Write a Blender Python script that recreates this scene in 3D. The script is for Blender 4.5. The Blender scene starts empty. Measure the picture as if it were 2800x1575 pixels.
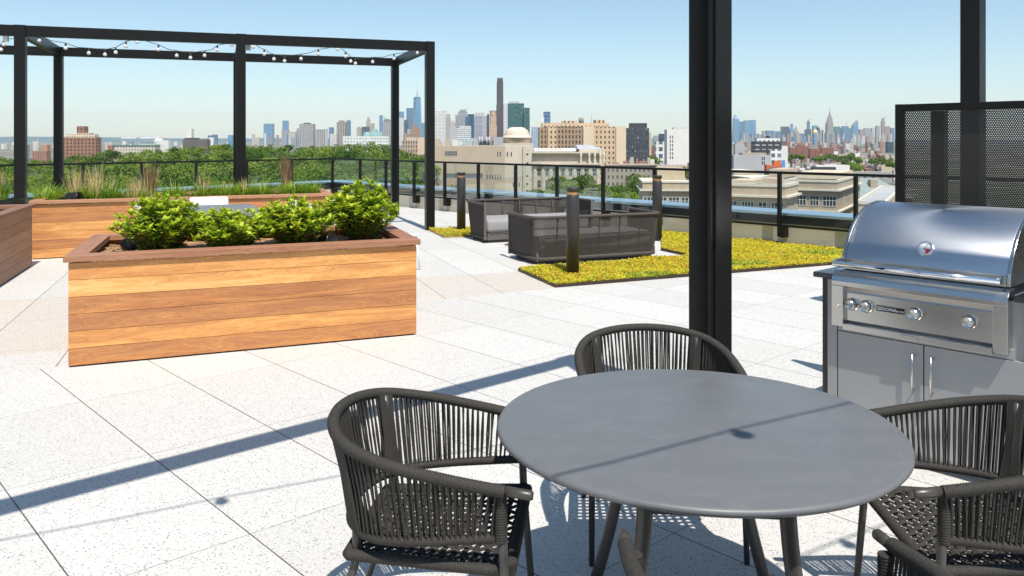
import bpy, bmesh, math, random
from mathutils import Vector, Matrix
R = math.radians
sc = bpy.context.scene
# ------------------------------------------------------------ camera, sky, sun, exposure
F, CX, YH, H = 2275.0, 1400.0, 385.0, 1.6          # focal length, centre and horizon of the 2800 px wide photograph; eye height
cam = bpy.data.cameras.new("camera"); cam.sensor_width = 36; cam.lens = 36*F/2800
cam.shift_y = -(787.5-YH)/2800; cam.clip_start = 0.05; cam.clip_end = 90000
camo = bpy.data.objects.new("camera", cam); sc.collection.objects.link(camo)
camo.location = (0, 0, H); camo.rotation_euler = (R(90), 0, 0); sc.camera = camo
SUN = Vector((.185, -.507, 1.0)).normalized()
world = bpy.data.worlds.new("World"); sc.world = world; world.use_nodes = True
nt = world.node_tree; nt.nodes.clear()
sky = nt.nodes.new("ShaderNodeTexSky"); sky.sky_type = 'NISHITA'; sky.sun_disc = False
sky.sun_elevation = math.asin(SUN.z); sky.sun_rotation = math.atan2(SUN.x, SUN.y)
sky.altitude = 60; sky.air_density = 1.0; sky.dust_density = .3; sky.ozone_density = 2.6
bg = nt.nodes.new("ShaderNodeBackground"); bg.inputs[1].default_value = .108
wo = nt.nodes.new("ShaderNodeOutputWorld")
hs = nt.nodes.new("ShaderNodeHueSaturation"); hs.inputs['Hue'].default_value = .491; hs.inputs['Saturation'].default_value = .98
nt.links.new(sky.outputs[0], hs.inputs['Color']); nt.links.new(hs.outputs[0], bg.inputs[0]); nt.links.new(bg.outputs[0], wo.inputs[0])
sl = bpy.data.lights.new("sun", 'SUN'); sl.energy = 4.8; sl.angle = R(.53); sl.color = (1, .95, .88)
so = bpy.data.objects.new("sun", sl); sc.collection.objects.link(so)
so.rotation_euler = SUN.to_track_quat('Z', 'Y').to_euler(); so.location = (4, -10, 20)
sc.view_settings.view_transform = 'Standard'; sc.view_settings.look = 'None'
sc.view_settings.gamma = 1; sc.view_settings.exposure = .42; sc.view_settings.use_curve_mapping = False
sc.render.engine = 'CYCLES'; sc.cycles.use_denoising = True
sc.cycles.max_bounces = 8; sc.cycles.transparent_max_bounces = 24; sc.cycles.volume_bounces = 1
sc.cycles.sample_clamp_indirect = 6

# ------------------------------------------------------------ helpers
def FL(px, py, z=0.0):                 # photograph pixel on the plane z -> point
    Y = F*(H-z)/(py-YH); return Vector(((px-CX)/F*Y, Y, z))
def AT(px, py, Y):                     # pixel at distance Y -> point
    return Vector(((px-CX)/F*Y, Y, H-(py-YH)*Y/F))
def XA(px, Y): return (px-CX)/F*Y
def ZA(py, Y): return H-(py-YH)*Y/F
def col(): return sc.collection.objects
class MB:
    def __init__(s): s.v=[]; s.f=[]; s.m=[]; s.uv=[]; s.sm=[]; s.at=[]
    def add(s, vs, fs, mi=0, uvs=None, smooth=False, a=0.0):
        b=len(s.v); s.v += [tuple(v) for v in vs]
        for k,f in enumerate(fs):
            s.f.append(tuple(b+i for i in f)); s.m.append(mi); s.sm.append(smooth); s.at.append(a)
            s.uv.append(uvs[k] if uvs else None)
    def box(s, c, ax, ay, az, mi=0, a=0.0, uvs=False):     # centre and half axes
        c=Vector(c);ax=Vector(ax);ay=Vector(ay);az=Vector(az)
        v=[c+sx*ax+sy*ay+sz*az for sz in(-1,1) for sy in(-1,1) for sx in(-1,1)]
        f=[(0,2,3,1),(4,5,7,6),(0,1,5,4),(2,6,7,3),(0,4,6,2),(1,3,7,5)]
        if ax.cross(ay).dot(az)<0: f=[t[::-1] for t in f]
        s.add(v,f,mi,None,False,a)
    def bx(s,x0,x1,y0,y1,z0,z1,mi=0,a=0.0):
        s.box(((x0+x1)/2,(y0+y1)/2,(z0+z1)/2),((x1-x0)/2,0,0),(0,(y1-y0)/2,0),(0,0,(z1-z0)/2),mi,a)
    def prism(s,poly,z0,z1,mi=0,mtop=None,a=0.0,bottom=True):
        n=len(poly)
        A=sum(poly[i][0]*poly[(i+1)%n][1]-poly[(i+1)%n][0]*poly[i][1] for i in range(n))
        if A<0: poly=poly[::-1]
        v=[(p[0],p[1],z0) for p in poly]+[(p[0],p[1],z1) for p in poly]
        f=[(i,(i+1)%n,n+(i+1)%n,n+i) for i in range(n)]
        s.add(v,f,mi,None,False,a)
        b=len(s.v)-2*n
        s.f.append(tuple(b+n+i for i in range(n))); s.m.append(mi if mtop is None else mtop); s.sm.append(False); s.at.append(a); s.uv.append(None)
        if bottom: s.f.append(tuple(b+i for i in range(n-1,-1,-1))); s.m.append(mi); s.sm.append(False); s.at.append(a); s.uv.append(None)
    def tube(s,path,r,n=8,mi=0,closed=False,caps=True,smooth=True,up=None,a=0.0):
        P=[Vector(p) for p in path]; N=len(P)
        rr=r if isinstance(r,(list,tuple)) else [r]*N
        T=[]
        for i in range(N):
            if closed: t=P[(i+1)%N]-P[i-1]
            else: t=P[min(i+1,N-1)]-P[max(i-1,0)]
            T.append(t.normalized() if t.length>1e-9 else Vector((0,0,1)))
        u=Vector(up) if up else (Vector((0,0,1)) if abs(T[0].z)<.9 else Vector((1,0,0)))
        u=(u-T[0]*u.dot(T[0])).normalized(); v=[]
        for i in range(N):
            u=u-T[i]*u.dot(T[i])
            u=u.normalized() if u.length>1e-6 else T[i].orthogonal().normalized()
            w=T[i].cross(u)
            for k in range(n):
                an=2*math.pi*k/n
                v.append(P[i]+(u*math.cos(an)+w*math.sin(an))*rr[i])
        f=[]
        for i in range(N if closed else N-1):
            j=(i+1)%N
            for k in range(n):
                k2=(k+1)%n; f.append((i*n+k,i*n+k2,j*n+k2,j*n+k))
        s.add(v,f,mi,None,smooth,a)
        if caps and not closed:
            b=len(s.v)-N*n
            for base,rev in((b,True),(b+(N-1)*n,False)):
                fc=[base+k for k in range(n)]
                if rev: fc=fc[::-1]
                s.f.append(tuple(fc)); s.m.append(mi); s.sm.append(False); s.at.append(a); s.uv.append(None)
    def lathe(s,prof,c=(0,0,0),n=24,mi=0,smooth=True,M=None):
        v=[];c=Vector(c)
        for (r,z) in prof:
            for k in range(n):
                an=2*math.pi*k/n; p=Vector((r*math.cos(an),r*math.sin(an),z))
                if M: p=M@p
                v.append(p+c)
        f=[(i*n+k,i*n+(k+1)%n,(i+1)*n+(k+1)%n,(i+1)*n+k) for i in range(len(prof)-1) for k in range(n)]
        s.add(v,f,mi,None,smooth)
    def ext(s,prof,o,d,e,t0,t1,mi=0,smooth=False,cap=True):   # profile (n,z) swept along d from t0 to t1; n along e
        o=Vector(o);d=Vector(d);e=Vector(e);n=len(prof)
        v=[o+d*t+e*p[0]+Vector((0,0,p[1])) for t in(t0,t1) for p in prof]
        f=[(i,(i+1)%n,n+(i+1)%n,n+i) for i in range(n)]
        b=len(s.v); s.add(v,f,mi,None,smooth)
        if cap:
            for fc in(tuple(range(n))[::-1],tuple(range(n,2*n))):
                s.f.append(tuple(b+i for i in fc)); s.m.append(mi); s.sm.append(False); s.at.append(0.0); s.uv.append(None)
    def build(s,name,mats,parent=None,bevel=0,flip=False):
        me=bpy.data.meshes.new(name); me.from_pydata(s.v,[],[t[::-1] for t in s.f] if flip else s.f)
        mats=mats if isinstance(mats,(list,tuple)) else [mats]
        for m in mats: me.materials.append(m)
        me.polygons.foreach_set('material_index',s.m); me.polygons.foreach_set('use_smooth',s.sm)
        if any(s.at):
            at=me.attributes.new('pid','FLOAT','FACE'); at.data.foreach_set('value',s.at)
        if any(u is not None for u in s.uv):
            ul=me.uv_layers.new(name='UVMap'); k=0
            for fi,f in enumerate(s.f):
                u=s.uv[fi]
                for j in range(len(f)):
                    ul.data[k].uv=u[j] if u else (0,0); k+=1
        me.update(); me.validate()
        o=bpy.data.objects.new(name,me); col().link(o)
        if parent: o.parent=parent
        if bevel:
            b=o.modifiers.new('bevel','BEVEL'); b.width=bevel; b.segments=2; b.limit_method='ANGLE'; b.angle_limit=R(50)
        return o
def recalc(o):
    bm=bmesh.new(); bm.from_mesh(o.data); bmesh.ops.recalc_face_normals(bm,faces=bm.faces); bm.to_mesh(o.data); bm.free(); return o
def tag(o,label=None,cat=None,group=None,kind=None):
    if label: o['label']=label
    if cat: o['category']=cat
    if group: o['group']=group
    if kind: o['kind']=kind
    return o
def thing(name,label,cat,loc=(0,0,0),rz=0,group=None,kind=None):
    o=bpy.data.objects.new(name,None); col().link(o); o.location=loc; o.rotation_euler=(0,0,rz); o.empty_display_size=.2
    return tag(o,label,cat,group,kind)
KIDS={}
def copy_tree(o,parent=None,loc=None,rz=None):
    c=o.copy(); col().link(c)
    if parent: c.parent=parent
    if loc is not None: c.location=loc
    if rz is not None: c.rotation_euler=(0,0,rz)
    for ch in [x for x in bpy.data.objects if x.parent==o]: copy_tree(ch,c)
    return c
# ------------------------------------------------------------ material helpers
def mat(name):
    m=bpy.data.materials.new(name); m.use_nodes=True; n=m.node_tree; n.nodes.clear()
    b=n.nodes.new('ShaderNodeBsdfPrincipled'); o=n.nodes.new('ShaderNodeOutputMaterial'); n.links.new(b.outputs[0],o.inputs[0])
    return m,n,b,o
def N(n,t,**kw):
    x=n.nodes.new('ShaderNode'+t)
    for k,v in kw.items(): setattr(x,k,v)
    return x
def math_(n,op,a,b=None,c=None,clamp=False):
    x=N(n,'Math',operation=op); x.use_clamp=clamp
    for i,q in enumerate((a,b,c)):
        if q is None: continue
        if isinstance(q,(int,float)): x.inputs[i].default_value=q
        else: n.links.new(q,x.inputs[i])
    return x.outputs[0]
def mixc(n,fac,a,b,mode='MIX'):
    x=N(n,'Mix',data_type='RGBA',blend_type=mode)
    for i,q in((0,fac),(6,a),(7,b)):
        if isinstance(q,(int,float)): x.inputs[i].default_value=q
        elif isinstance(q,tuple): x.inputs[i].default_value=(q[0],q[1],q[2],1)
        else: n.links.new(q,x.inputs[i])
    return x.outputs[2]
def ramp(n,fac,stops,interp='LINEAR'):
    x=N(n,'ValToRGB'); x.color_ramp.interpolation=interp
    e=x.color_ramp.elements
    while len(e)<len(stops): e.new(.5)
    for k,(p,c) in enumerate(stops): e[k].position=p; e[k].color=(c[0],c[1],c[2],1) if isinstance(c,tuple) else (c,c,c,1)
    n.links.new(fac,x.inputs[0]); return x.outputs[0]
def noise(n,vec,scale,detail=3,rough=.5,dist=0,out=0):
    x=N(n,'TexNoise'); x.inputs['Scale'].default_value=scale; x.inputs['Detail'].default_value=detail
    x.inputs['Roughness'].default_value=rough; x.inputs['Distortion'].default_value=dist
    if vec is not None: n.links.new(vec,x.inputs['Vector'])
    return x.outputs[out]
def mapping(n,vec,scale=(1,1,1),loc=(0,0,0),rot=(0,0,0)):
    x=N(n,'Mapping'); x.inputs['Scale'].default_value=scale; x.inputs['Location'].default_value=loc; x.inputs['Rotation'].default_value=rot
    n.links.new(vec,x.inputs['Vector']); return x.outputs[0]
def objc(n): return N(n,'TexCoord').outputs['Object']
def gpos(n): return N(n,'NewGeometry').outputs['Position']
def bump(n,h,b,strength=.3,dist=.01):
    x=N(n,'Bump'); x.inputs['Strength'].default_value=strength; x.inputs['Distance'].default_value=dist
    n.links.new(h,x.inputs['Height']); n.links.new(x.outputs[0],b.inputs['Normal'])
def setc(n,b,c):
    if isinstance(c,tuple): b.inputs['Base Color'].default_value=(c[0],c[1],c[2],1)
    else: n.links.new(c,b.inputs['Base Color'])
def simple(name,c,rough=.5,metal=0.0,var=0.12,scale=6,bumps=0.0,bscale=200,spec=.5,coat=0):
    m,n,b,o=mat(name); v=noise(n,objc(n),scale,4,.6)
    lo=tuple(x*(1-var) for x in c); hi=tuple(min(1,x*(1+var)) for x in c)
    setc(n,b,ramp(n,v,[(.3,lo),(.7,hi)]))
    b.inputs['Roughness'].default_value=rough; b.inputs['Metallic'].default_value=metal
    b.inputs['Specular IOR Level'].default_value=spec; b.inputs['Coat Weight'].default_value=coat
    if bumps: bump(n,noise(n,objc(n),bscale,3),b,bumps,.002)
    return m
# ------------------------------------------------------------ materials of the terrace
def paver_mat(name,theta,ou,ov,du,dv,peach=None,peachmask=None):
    m,n,b,o=mat(name); P=gpos(n)
    sp=N(n,'SeparateXYZ'); n.links.new(mapping(n,P,rot=(0,0,-theta)),sp.inputs[0])
    u=math_(n,'DIVIDE',math_(n,'SUBTRACT',sp.outputs[0],ou),du); v=math_(n,'DIVIDE',math_(n,'SUBTRACT',sp.outputs[1],ov),dv)
    iu=math_(n,'FLOOR',u); iv=math_(n,'FLOOR',v)
    fu=math_(n,'FRACT',u); fv=math_(n,'FRACT',v)
    eu=math_(n,'MULTIPLY',math_(n,'MINIMUM',fu,math_(n,'SUBTRACT',1.0,fu)),du)
    ev=math_(n,'MULTIPLY',math_(n,'MINIMUM',fv,math_(n,'SUBTRACT',1.0,fv)),dv)
    wob=math_(n,'MULTIPLY',noise(n,P,9,3),.0022)
    joint=math_(n,'MAXIMUM',math_(n,'LESS_THAN',math_(n,'ADD',eu,wob),.0042),math_(n,'MULTIPLY',math_(n,'LESS_THAN',math_(n,'ADD',ev,wob),.0031),.8))
    cb=N(n,'CombineXYZ'); n.links.new(iu,cb.inputs[0]); n.links.new(iv,cb.inputs[1])
    wn=N(n,'TexWhiteNoise',noise_dimensions='2D'); n.links.new(cb.outputs[0],wn.inputs[0])
    base=ramp(n,wn.outputs[0],[(0,(.505,.488,.452)),(1,(.57,.555,.52))])
    base=mixc(n,math_(n,'MULTIPLY',noise(n,P,1.3,5,.7),.35),base,(.47,.45,.42))
    # terrazzo chips of three sizes
    def chips(sc_,thr,colr,dens,base,seed):
        vo=N(n,'TexVoronoi'); vo.inputs['Scale'].default_value=sc_
        n.links.new(mapping(n,P,scale=(1,1,.01),loc=(seed,0,0),rot=(0,0,seed)),vo.inputs['Vector'])
        near=math_(n,'LESS_THAN',vo.outputs['Distance'],thr)
        s2=N(n,'SeparateColor'); n.links.new(vo.outputs['Color'],s2.inputs[0])
        pick=math_(n,'LESS_THAN',s2.outputs[0],dens)
        c2=ramp(n,s2.outputs[1],colr)
        return mixc(n,math_(n,'MULTIPLY',near,pick),base,c2)
    base=chips(58,.29,[(0,(.20,.20,.21)),(.45,(.34,.34,.33)),(1,(.46,.44,.41))],.50,base,3.1)
    base=chips(95,.33,[(0,(.12,.13,.15)),(.5,(.34,.33,.32)),(1,(.82,.80,.77))],.50,base,7.7)
    base=chips(170,.33,[(0,(.30,.30,.31)),(1,(.84,.83,.80))],.55,base,1.3)
    if peach:
        lo,hi=peach
        pm=math_(n,'MULTIPLY',math_(n,'GREATER_THAN',v,lo),math_(n,'LESS_THAN',v,hi))
        base=mixc(n,math_(n,'MULTIPLY',pm,.5),base,mixc(n,.8,base,(.95,.80,.66),'MULTIPLY'))
    st=math_(n,'GREATER_THAN',noise(n,P,2.3,6,.75),.66)
    base=mixc(n,math_(n,'MULTIPLY',st,.10),base,(.50,.42,.34))
    base=mixc(n,joint,base,(.10,.085,.075))
    setc(n,b,base); b.inputs['Roughness'].default_value=.62
    hb=math_(n,'SUBTRACT',noise(n,P,160,2),math_(n,'MULTIPLY',joint,2.5))
    bump(n,hb,b,.25,.002)
    return m
TA=R(42.476)
floorA=paver_mat('terrazzo_pavers',TA,.5387*H,4.1866*H,.39895*H,.72537*H)
TB=R(19.3); ub=Vector((math.cos(TB),math.sin(TB),0)); vb=Vector((-math.sin(TB),math.cos(TB),0))
ou=Vector((.475,9.077,0)).dot(ub)
floorB=paver_mat('terrazzo_pavers_turned',TB,ou,Vector((.47,9.055,0)).dot(vb)-1.16,.65,1.16,(-.1,2.0))
def wood_mat(name,cols,capmode=False):
    m,n,b,o=mat(name); uv=N(n,'UVMap').outputs[0]
    at=N(n,'Attribute',attribute_name='pid'); pid=at.outputs['Fac']
    cb=N(n,'CombineXYZ'); s=N(n,'SeparateXYZ'); n.links.new(uv,s.inputs[0])
    n.links.new(math_(n,'ADD',math_(n,'MULTIPLY',s.outputs[0],.9),math_(n,'MULTIPLY',pid,7.3)),cb.inputs[0])
    n.links.new(math_(n,'MULTIPLY',s.outputs[1],9.0),cb.inputs[1]); n.links.new(math_(n,'MULTIPLY',pid,3.7),cb.inputs[2])
    g=noise(n,cb.outputs[0],1.6,3,.55,1.2)
    rings=math_(n,'ABSOLUTE',math_(n,'SINE',math_(n,'MULTIPLY',g,46)))
    cb2=N(n,'CombineXYZ'); n.links.new(math_(n,'MULTIPLY',s.outputs[0],4.0),cb2.inputs[0]); n.links.new(math_(n,'MULTIPLY',s.outputs[1],220.0),cb2.inputs[1]); n.links.new(pid,cb2.inputs[2])
    fine=noise(n,cb2.outputs[0],1.0,3,.6)
    wn=N(n,'TexWhiteNoise',noise_dimensions='1D'); n.links.new(math_(n,'MULTIPLY',pid,17.31),wn.inputs['W'])
    k=math_(n,'ADD',math_(n,'FRACT',pid),math_(n,'MULTIPLY',math_(n,'SUBTRACT',g,.5),.95),clamp=True)
    c=ramp(n,k,cols)
    c=mixc(n,math_(n,'MULTIPLY',math_(n,'SUBTRACT',1.0,rings),.62),c,mixc(n,1.0,c,(.74,.55,.42),'MULTIPLY'))
    c=mixc(n,math_(n,'MULTIPLY',fine,.5),c,mixc(n,1.0,c,(.70,.58,.50),'MULTIPLY'))
    blot=noise(n,cb.outputs[0],.7,5,.7)
    c=mixc(n,ramp(n,blot,[(.5,0.0),(.75,.55)]),c,mixc(n,1.0,c,(.66,.45,.34),'MULTIPLY'))
    setc(n,b,c); b.inputs['Roughness'].default_value=.55
    bump(n,math_(n,'ADD',fine,rings),b,.12,.002)
    return m
wood=wood_mat('cumaru_boards',[(0,(.30,.12,.05)),(.3,(.44,.20,.08)),(.55,(.60,.28,.09)),(.8,(.76,.41,.13)),(1,(.86,.58,.25))])
capwood=wood_mat('cap_boards',[(0,(.32,.16,.09)),(.5,(.42,.22,.125)),(1,(.50,.27,.15))])
darkwood=wood_mat('shade_toned_boards',[(0,(.24,.13,.08)),(.5,(.33,.19,.12)),(1,(.42,.25,.16))])  # dark boards; shade on the left planter is put into this colour
black=simple('black_powder_coat',(.008,.0075,.007),.38,0,.15,20,.08,900,.24)
blackm=simple('black_satin_metal',(.02,.019,.018),.3,.3,.15,15,.05,700)
bolm=simple('bollard_finish',(.03,.028,.027),.42,0,.15,30,.1,600)
screw=simple('screw_plug',(.55,.38,.2),.5)
def wallmat():
    m,n,b,o=mat('parapet_render'); P=gpos(n)
    st=noise(n,mapping(n,P,scale=(1.2,1.2,6)),1.0,5,.7)
    c=ramp(n,st,[(.3,(.50,.45,.35)),(.55,(.60,.55,.44)),(.8,(.66,.61,.50))])
    c=mixc(n,math_(n,'MULTIPLY',noise(n,P,40,4),.25),c,(.42,.38,.3))
    setc(n,b,c); b.inputs['Roughness'].default_value=.8; bump(n,noise(n,P,60,5,.7),b,.4,.004); return m
parm=wallmat()
def capm_():
    m,n,b,o=mat('coping_metal_sky_tint'); P=gpos(n)
    setc(n,b,ramp(n,noise(n,P,.8,4),[(.3,(.42,.56,.68)),(.7,(.52,.66,.78))])); b.inputs['Metallic'].default_value=.85; b.inputs['Roughness'].default_value=.28  # blue of the reflected sky is put into the metal's base colour
    bump(n,noise(n,P,1.6,3),b,.15,.02); return m
capm=capm_()
def glassm():
    m,n,b,o=mat('rail_glass'); n.nodes.remove(b)
    t=N(n,'BsdfTransparent'); t.inputs[0].default_value=(.955,.975,.965,1)
    g=N(n,'BsdfGlossy'); g.inputs[0].default_value=(.95,1,1,1); g.inputs['Roughness'].default_value=.02
    fr=N(n,'Fresnel'); fr.inputs[0].default_value=1.5
    mx=N(n,'MixShader'); n.links.new(math_(n,'MULTIPLY',fr.outputs[0],.25,clamp=True),mx.inputs[0]); n.links.new(t.outputs[0],mx.inputs[1]); n.links.new(g.outputs[0],mx.inputs[2])
    n.links.new(mx.outputs[0],o.inputs[0]); return m
glass=glassm()
soilm=None
def mulch():
    m,n,b,o=mat('bark_mulch'); P=gpos(n)
    vo=N(n,'TexVoronoi'); vo.inputs['Scale'].default_value=45; n.links.new(mapping(n,P,scale=(1,1,1)),vo.inputs['Vector'])
    s=N(n,'SeparateColor'); n.links.new(vo.outputs['Color'],s.inputs[0])
    setc(n,b,ramp(n,s.outputs[0],[(0,(.12,.06,.03)),(.5,(.33,.19,.09)),(1,(.55,.36,.19))])); b.inputs['Roughness'].default_value=.9
    bump(n,vo.outputs['Distance'],b,.9,.02); return m
mulchm=mulch()
chipm=simple('bark_chip',(.46,.29,.15),.85,0,.5,9)
def leafm(name,lo,mid,hi,scale=1.5,trans=.35,rough=.5,fine=30):
    m,n,b,o=mat(name); P=gpos(n)
    oi=N(n,'Attribute',attribute_name='pid').outputs['Fac']
    v=math_(n,'ADD',math_(n,'MULTIPLY',noise(n,P,scale,3),.45),math_(n,'MULTIPLY',oi,.55))
    c=ramp(n,v,[(.22,lo),(.5,mid),(.8,hi)])
    setc(n,b,c); b.inputs['Roughness'].default_value=rough; b.inputs['Specular IOR Level'].default_value=.25
    tr=N(n,'BsdfTranslucent'); n.links.new(mixc(n,1.0,c,(1.25,1.3,.5),'MULTIPLY'),tr.inputs[0])
    mx=N(n,'MixShader'); mx.inputs[0].default_value=trans
    n.links.new(b.outputs[0],mx.inputs[1]); n.links.new(tr.outputs[0],mx.inputs[2]); n.links.new(mx.outputs[0],o.inputs[0]); return m
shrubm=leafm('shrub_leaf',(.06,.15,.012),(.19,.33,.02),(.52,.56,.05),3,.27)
grassm=leafm('grass_blade',(.09,.19,.02),(.20,.33,.04),(.38,.48,.08),3,.35)
strawm=leafm('dry_stalk',(.32,.22,.10),(.52,.38,.19),(.68,.54,.31),3,.2,.7)
brownm=leafm('brown_seed_head',(.10,.055,.03),(.17,.10,.055),(.26,.16,.09),3,.15,.8)
twigm=simple('shrub_twig',(.17,.10,.06),.8,0,.3,8)
sedm=leafm('sedum_leaf',(.52,.28,.05),(.66,.55,.04),(.68,.69,.06),.9,.35)
sedg=leafm('sedum_green_leaf',(.14,.24,.03),(.30,.40,.05),(.48,.52,.06),2,.3)
soil=simple('sedum_soil',(.34,.23,.06),.95,0,.5,25,.6,80)
# ------------------------------------------------------------ directions of the two grids
uA=Vector((math.cos(TA),math.sin(TA),0)); vA=Vector((-math.sin(TA),math.cos(TA),0))
# ------------------------------------------------------------ floor, parapet, railing
W0=Vector((4.815,12.01,0)); dW=-vA                      # inner face of the right parapet
Wc=Vector((1.795*-1,19.26,0))
corner=Vector((-4.86,22.62,0))                          # inner corner
dL=Vector((-.65,-.76,0)).normalized()                   # left run
offR=uA; offL=Vector((dL.y,-dL.x,0)).normalized()
if offL.y<0: offL=-offL
WR=corner+dW*30; WL=corner+dL*24
bnd=[Vector((-16,-1.6,0)),Vector((-5.2,4.55,0)),Vector((-3.18,5.92,0)),Vector((-.94,8.25,0)),Vector((.47,9.055,0)),Vector((4.32,10.80,0)),Vector((5.35,11.27,0))]
poly=[corner,WL]+[Vector((-16,-1.6,0))]+bnd[1:]
# meet the parapet line
def isect(p,d,q,e):
    t=((q-p).x*e.y-(q-p).y*e.x)/(d.x*e.y-d.y*e.x); return p+d*t
bend=isect(bnd[-2],bnd[-1]-bnd[-2],corner,dW)
bnd[-1]=bend
def sheet(name,pts,m,z=0):
    mb=MB(); n=len(pts); A=sum(pts[i].x*pts[(i+1)%n].y-pts[(i+1)%n].x*pts[i].y for i in range(n))
    if A<0: pts=pts[::-1]
    mb.add([(p.x,p.y,z) for p in pts],[tuple(range(n))]); return mb.build(name,m)
fb=sheet('terrace_floor_turned_pavers',[corner,WL]+bnd,floorB); tag(fb,kind='structure')
fa=sheet('terrace_floor',bnd+[WR,Vector((20,-12,0)),Vector((-20,-12,0)),Vector((-20,-2.5,0))],floorA); tag(fa,kind='structure')
pr=thing('parapet_wall','low cream rendered parapet wall round the roof terrace under the glass railing','wall',corner)
def wallrun(a,b,off,name_wall,name_cap,t0ext):
    mb=MB(); a2=a;b2=b
    q=[a2,b2,b2+off*.62,a2+off*.62]
    return q
co=isect(corner+offR*.62,dW,corner+offL*.62,dL); ci=corner
mb=MB(); mb.prism([tuple((p-corner)[:2]) for p in(ci,WR,WR+offR*.62,co)],-6,.455); mb.build('wall',parm,pr)
mb=MB(); mb.prism([tuple((p-corner)[:2]) for p in(co,WL+offL*.62,WL,ci)],-6,.455); mb.build('wall',parm,pr)
stripm=simple('wall_strip_black',(.02,.02,.022),.5)  # near-black strip along the top of the parapet's inner face
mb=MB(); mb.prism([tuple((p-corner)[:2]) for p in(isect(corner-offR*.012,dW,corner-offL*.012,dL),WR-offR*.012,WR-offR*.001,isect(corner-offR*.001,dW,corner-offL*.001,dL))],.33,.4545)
mb.prism([tuple((p-corner)[:2]) for p in(isect(corner-offR*.001,dW,corner-offL*.001,dL),WL-offL*.001,WL-offL*.012,isect(corner-offR*.012,dW,corner-offL*.012,dL))],.33,.4545); mb.build('dark_wall_strip',stripm,pr)
e=.03
cin=isect(corner-offR*e,dW,corner-offL*e,dL); cout=isect(corner+offR*.65,dW,corner+offL*.65,dL)
mb=MB(); mb.prism([tuple((p-corner)[:2]) for p in(cin,WR-offR*e,WR+offR*.65,cout)],.457,.495)
mb.prism([tuple((p-corner)[:2]) for p in(cout,WL+offL*.65,WL-offL*e,cin)],.457,.495); mb.build('coping',capm,pr,bevel=.004)
rl=thing('glass_railing','long black metal railing with clear glass panels along the parapet','railing',corner)
ro=.11
rc=isect(corner-offR*ro,dW,corner-offL*ro,dL)
def rel(p): return p-corner
def rail(a,d,off,L,posts):
    up=Vector((0,0,1))
    mb=MB()
    def bar(s0,s1,z0,z1,w):
        c=rel(a+d*((s0+s1)/2)); c.z=(z0+z1)/2; mb.box(c,d*((s1-s0)/2),off*(w/2),up*((z1-z0)/2))
    bar(0,L,1.095,1.135,.055); bar(0,L,.295,.325,.035)
    mb.build('rail_frame',black,rl,bevel=.003)
    for s in posts:
        p=MB(); c=rel(a+d*s); c.z=.615; p.box(c,d*.008+d*.017,off*.03,up*.478)
        c=rel(a+d*(s+.055)); c.z=.22; p.box(c+off*.04,d*.035,off*.066,up*.09)
        p.build('post',black,rl,bevel=.002)
    ps=[0]+posts
    for i in range(len(ps)-1):
        if ps[i+1]-ps[i]<.3: continue
        g=MB(); s0=ps[i]+.05; s1=ps[i+1]-.05
        c=rel(a+d*((s0+s1)/2)); c.z=.71; g.box(c,d*((s1-s0)/2),off*.006,up*.383); g.build('glass_panel',glass,rl)
def onrun(a,d,px):
    k=(px-CX)/F; return (k*a.y-a.x)/(d.x-k*d.y)
pR=[onrun(rc,dW,p) for p in(984.8,1055.2,1132.3,1216.1,1308,1410,1523,1649,1790)]
pR+= [onrun(rc,dW,2131.6),onrun(rc,dW,2340)]
mid=(pR[-3]+pR[-2])/2; pR=sorted(pR+[mid]); st_=pR[-1]-pR[-2]; pR+= [pR[-1]+st_*k for k in(1,2,3,4,5)]
rail(rc,dW,offR,pR[-1]+.2,[.02]+pR)
pL=[onrun(rc,dL,p) for p in(803.7,680,542.6,394.3,234.4)]; st_=pL[-1]-pL[-2]; pL+=[pL[-1]+st_*k for k in(1,2,3,4)]
rail(rc+dL*.06,dL,offL,pL[-1],pL)
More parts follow.
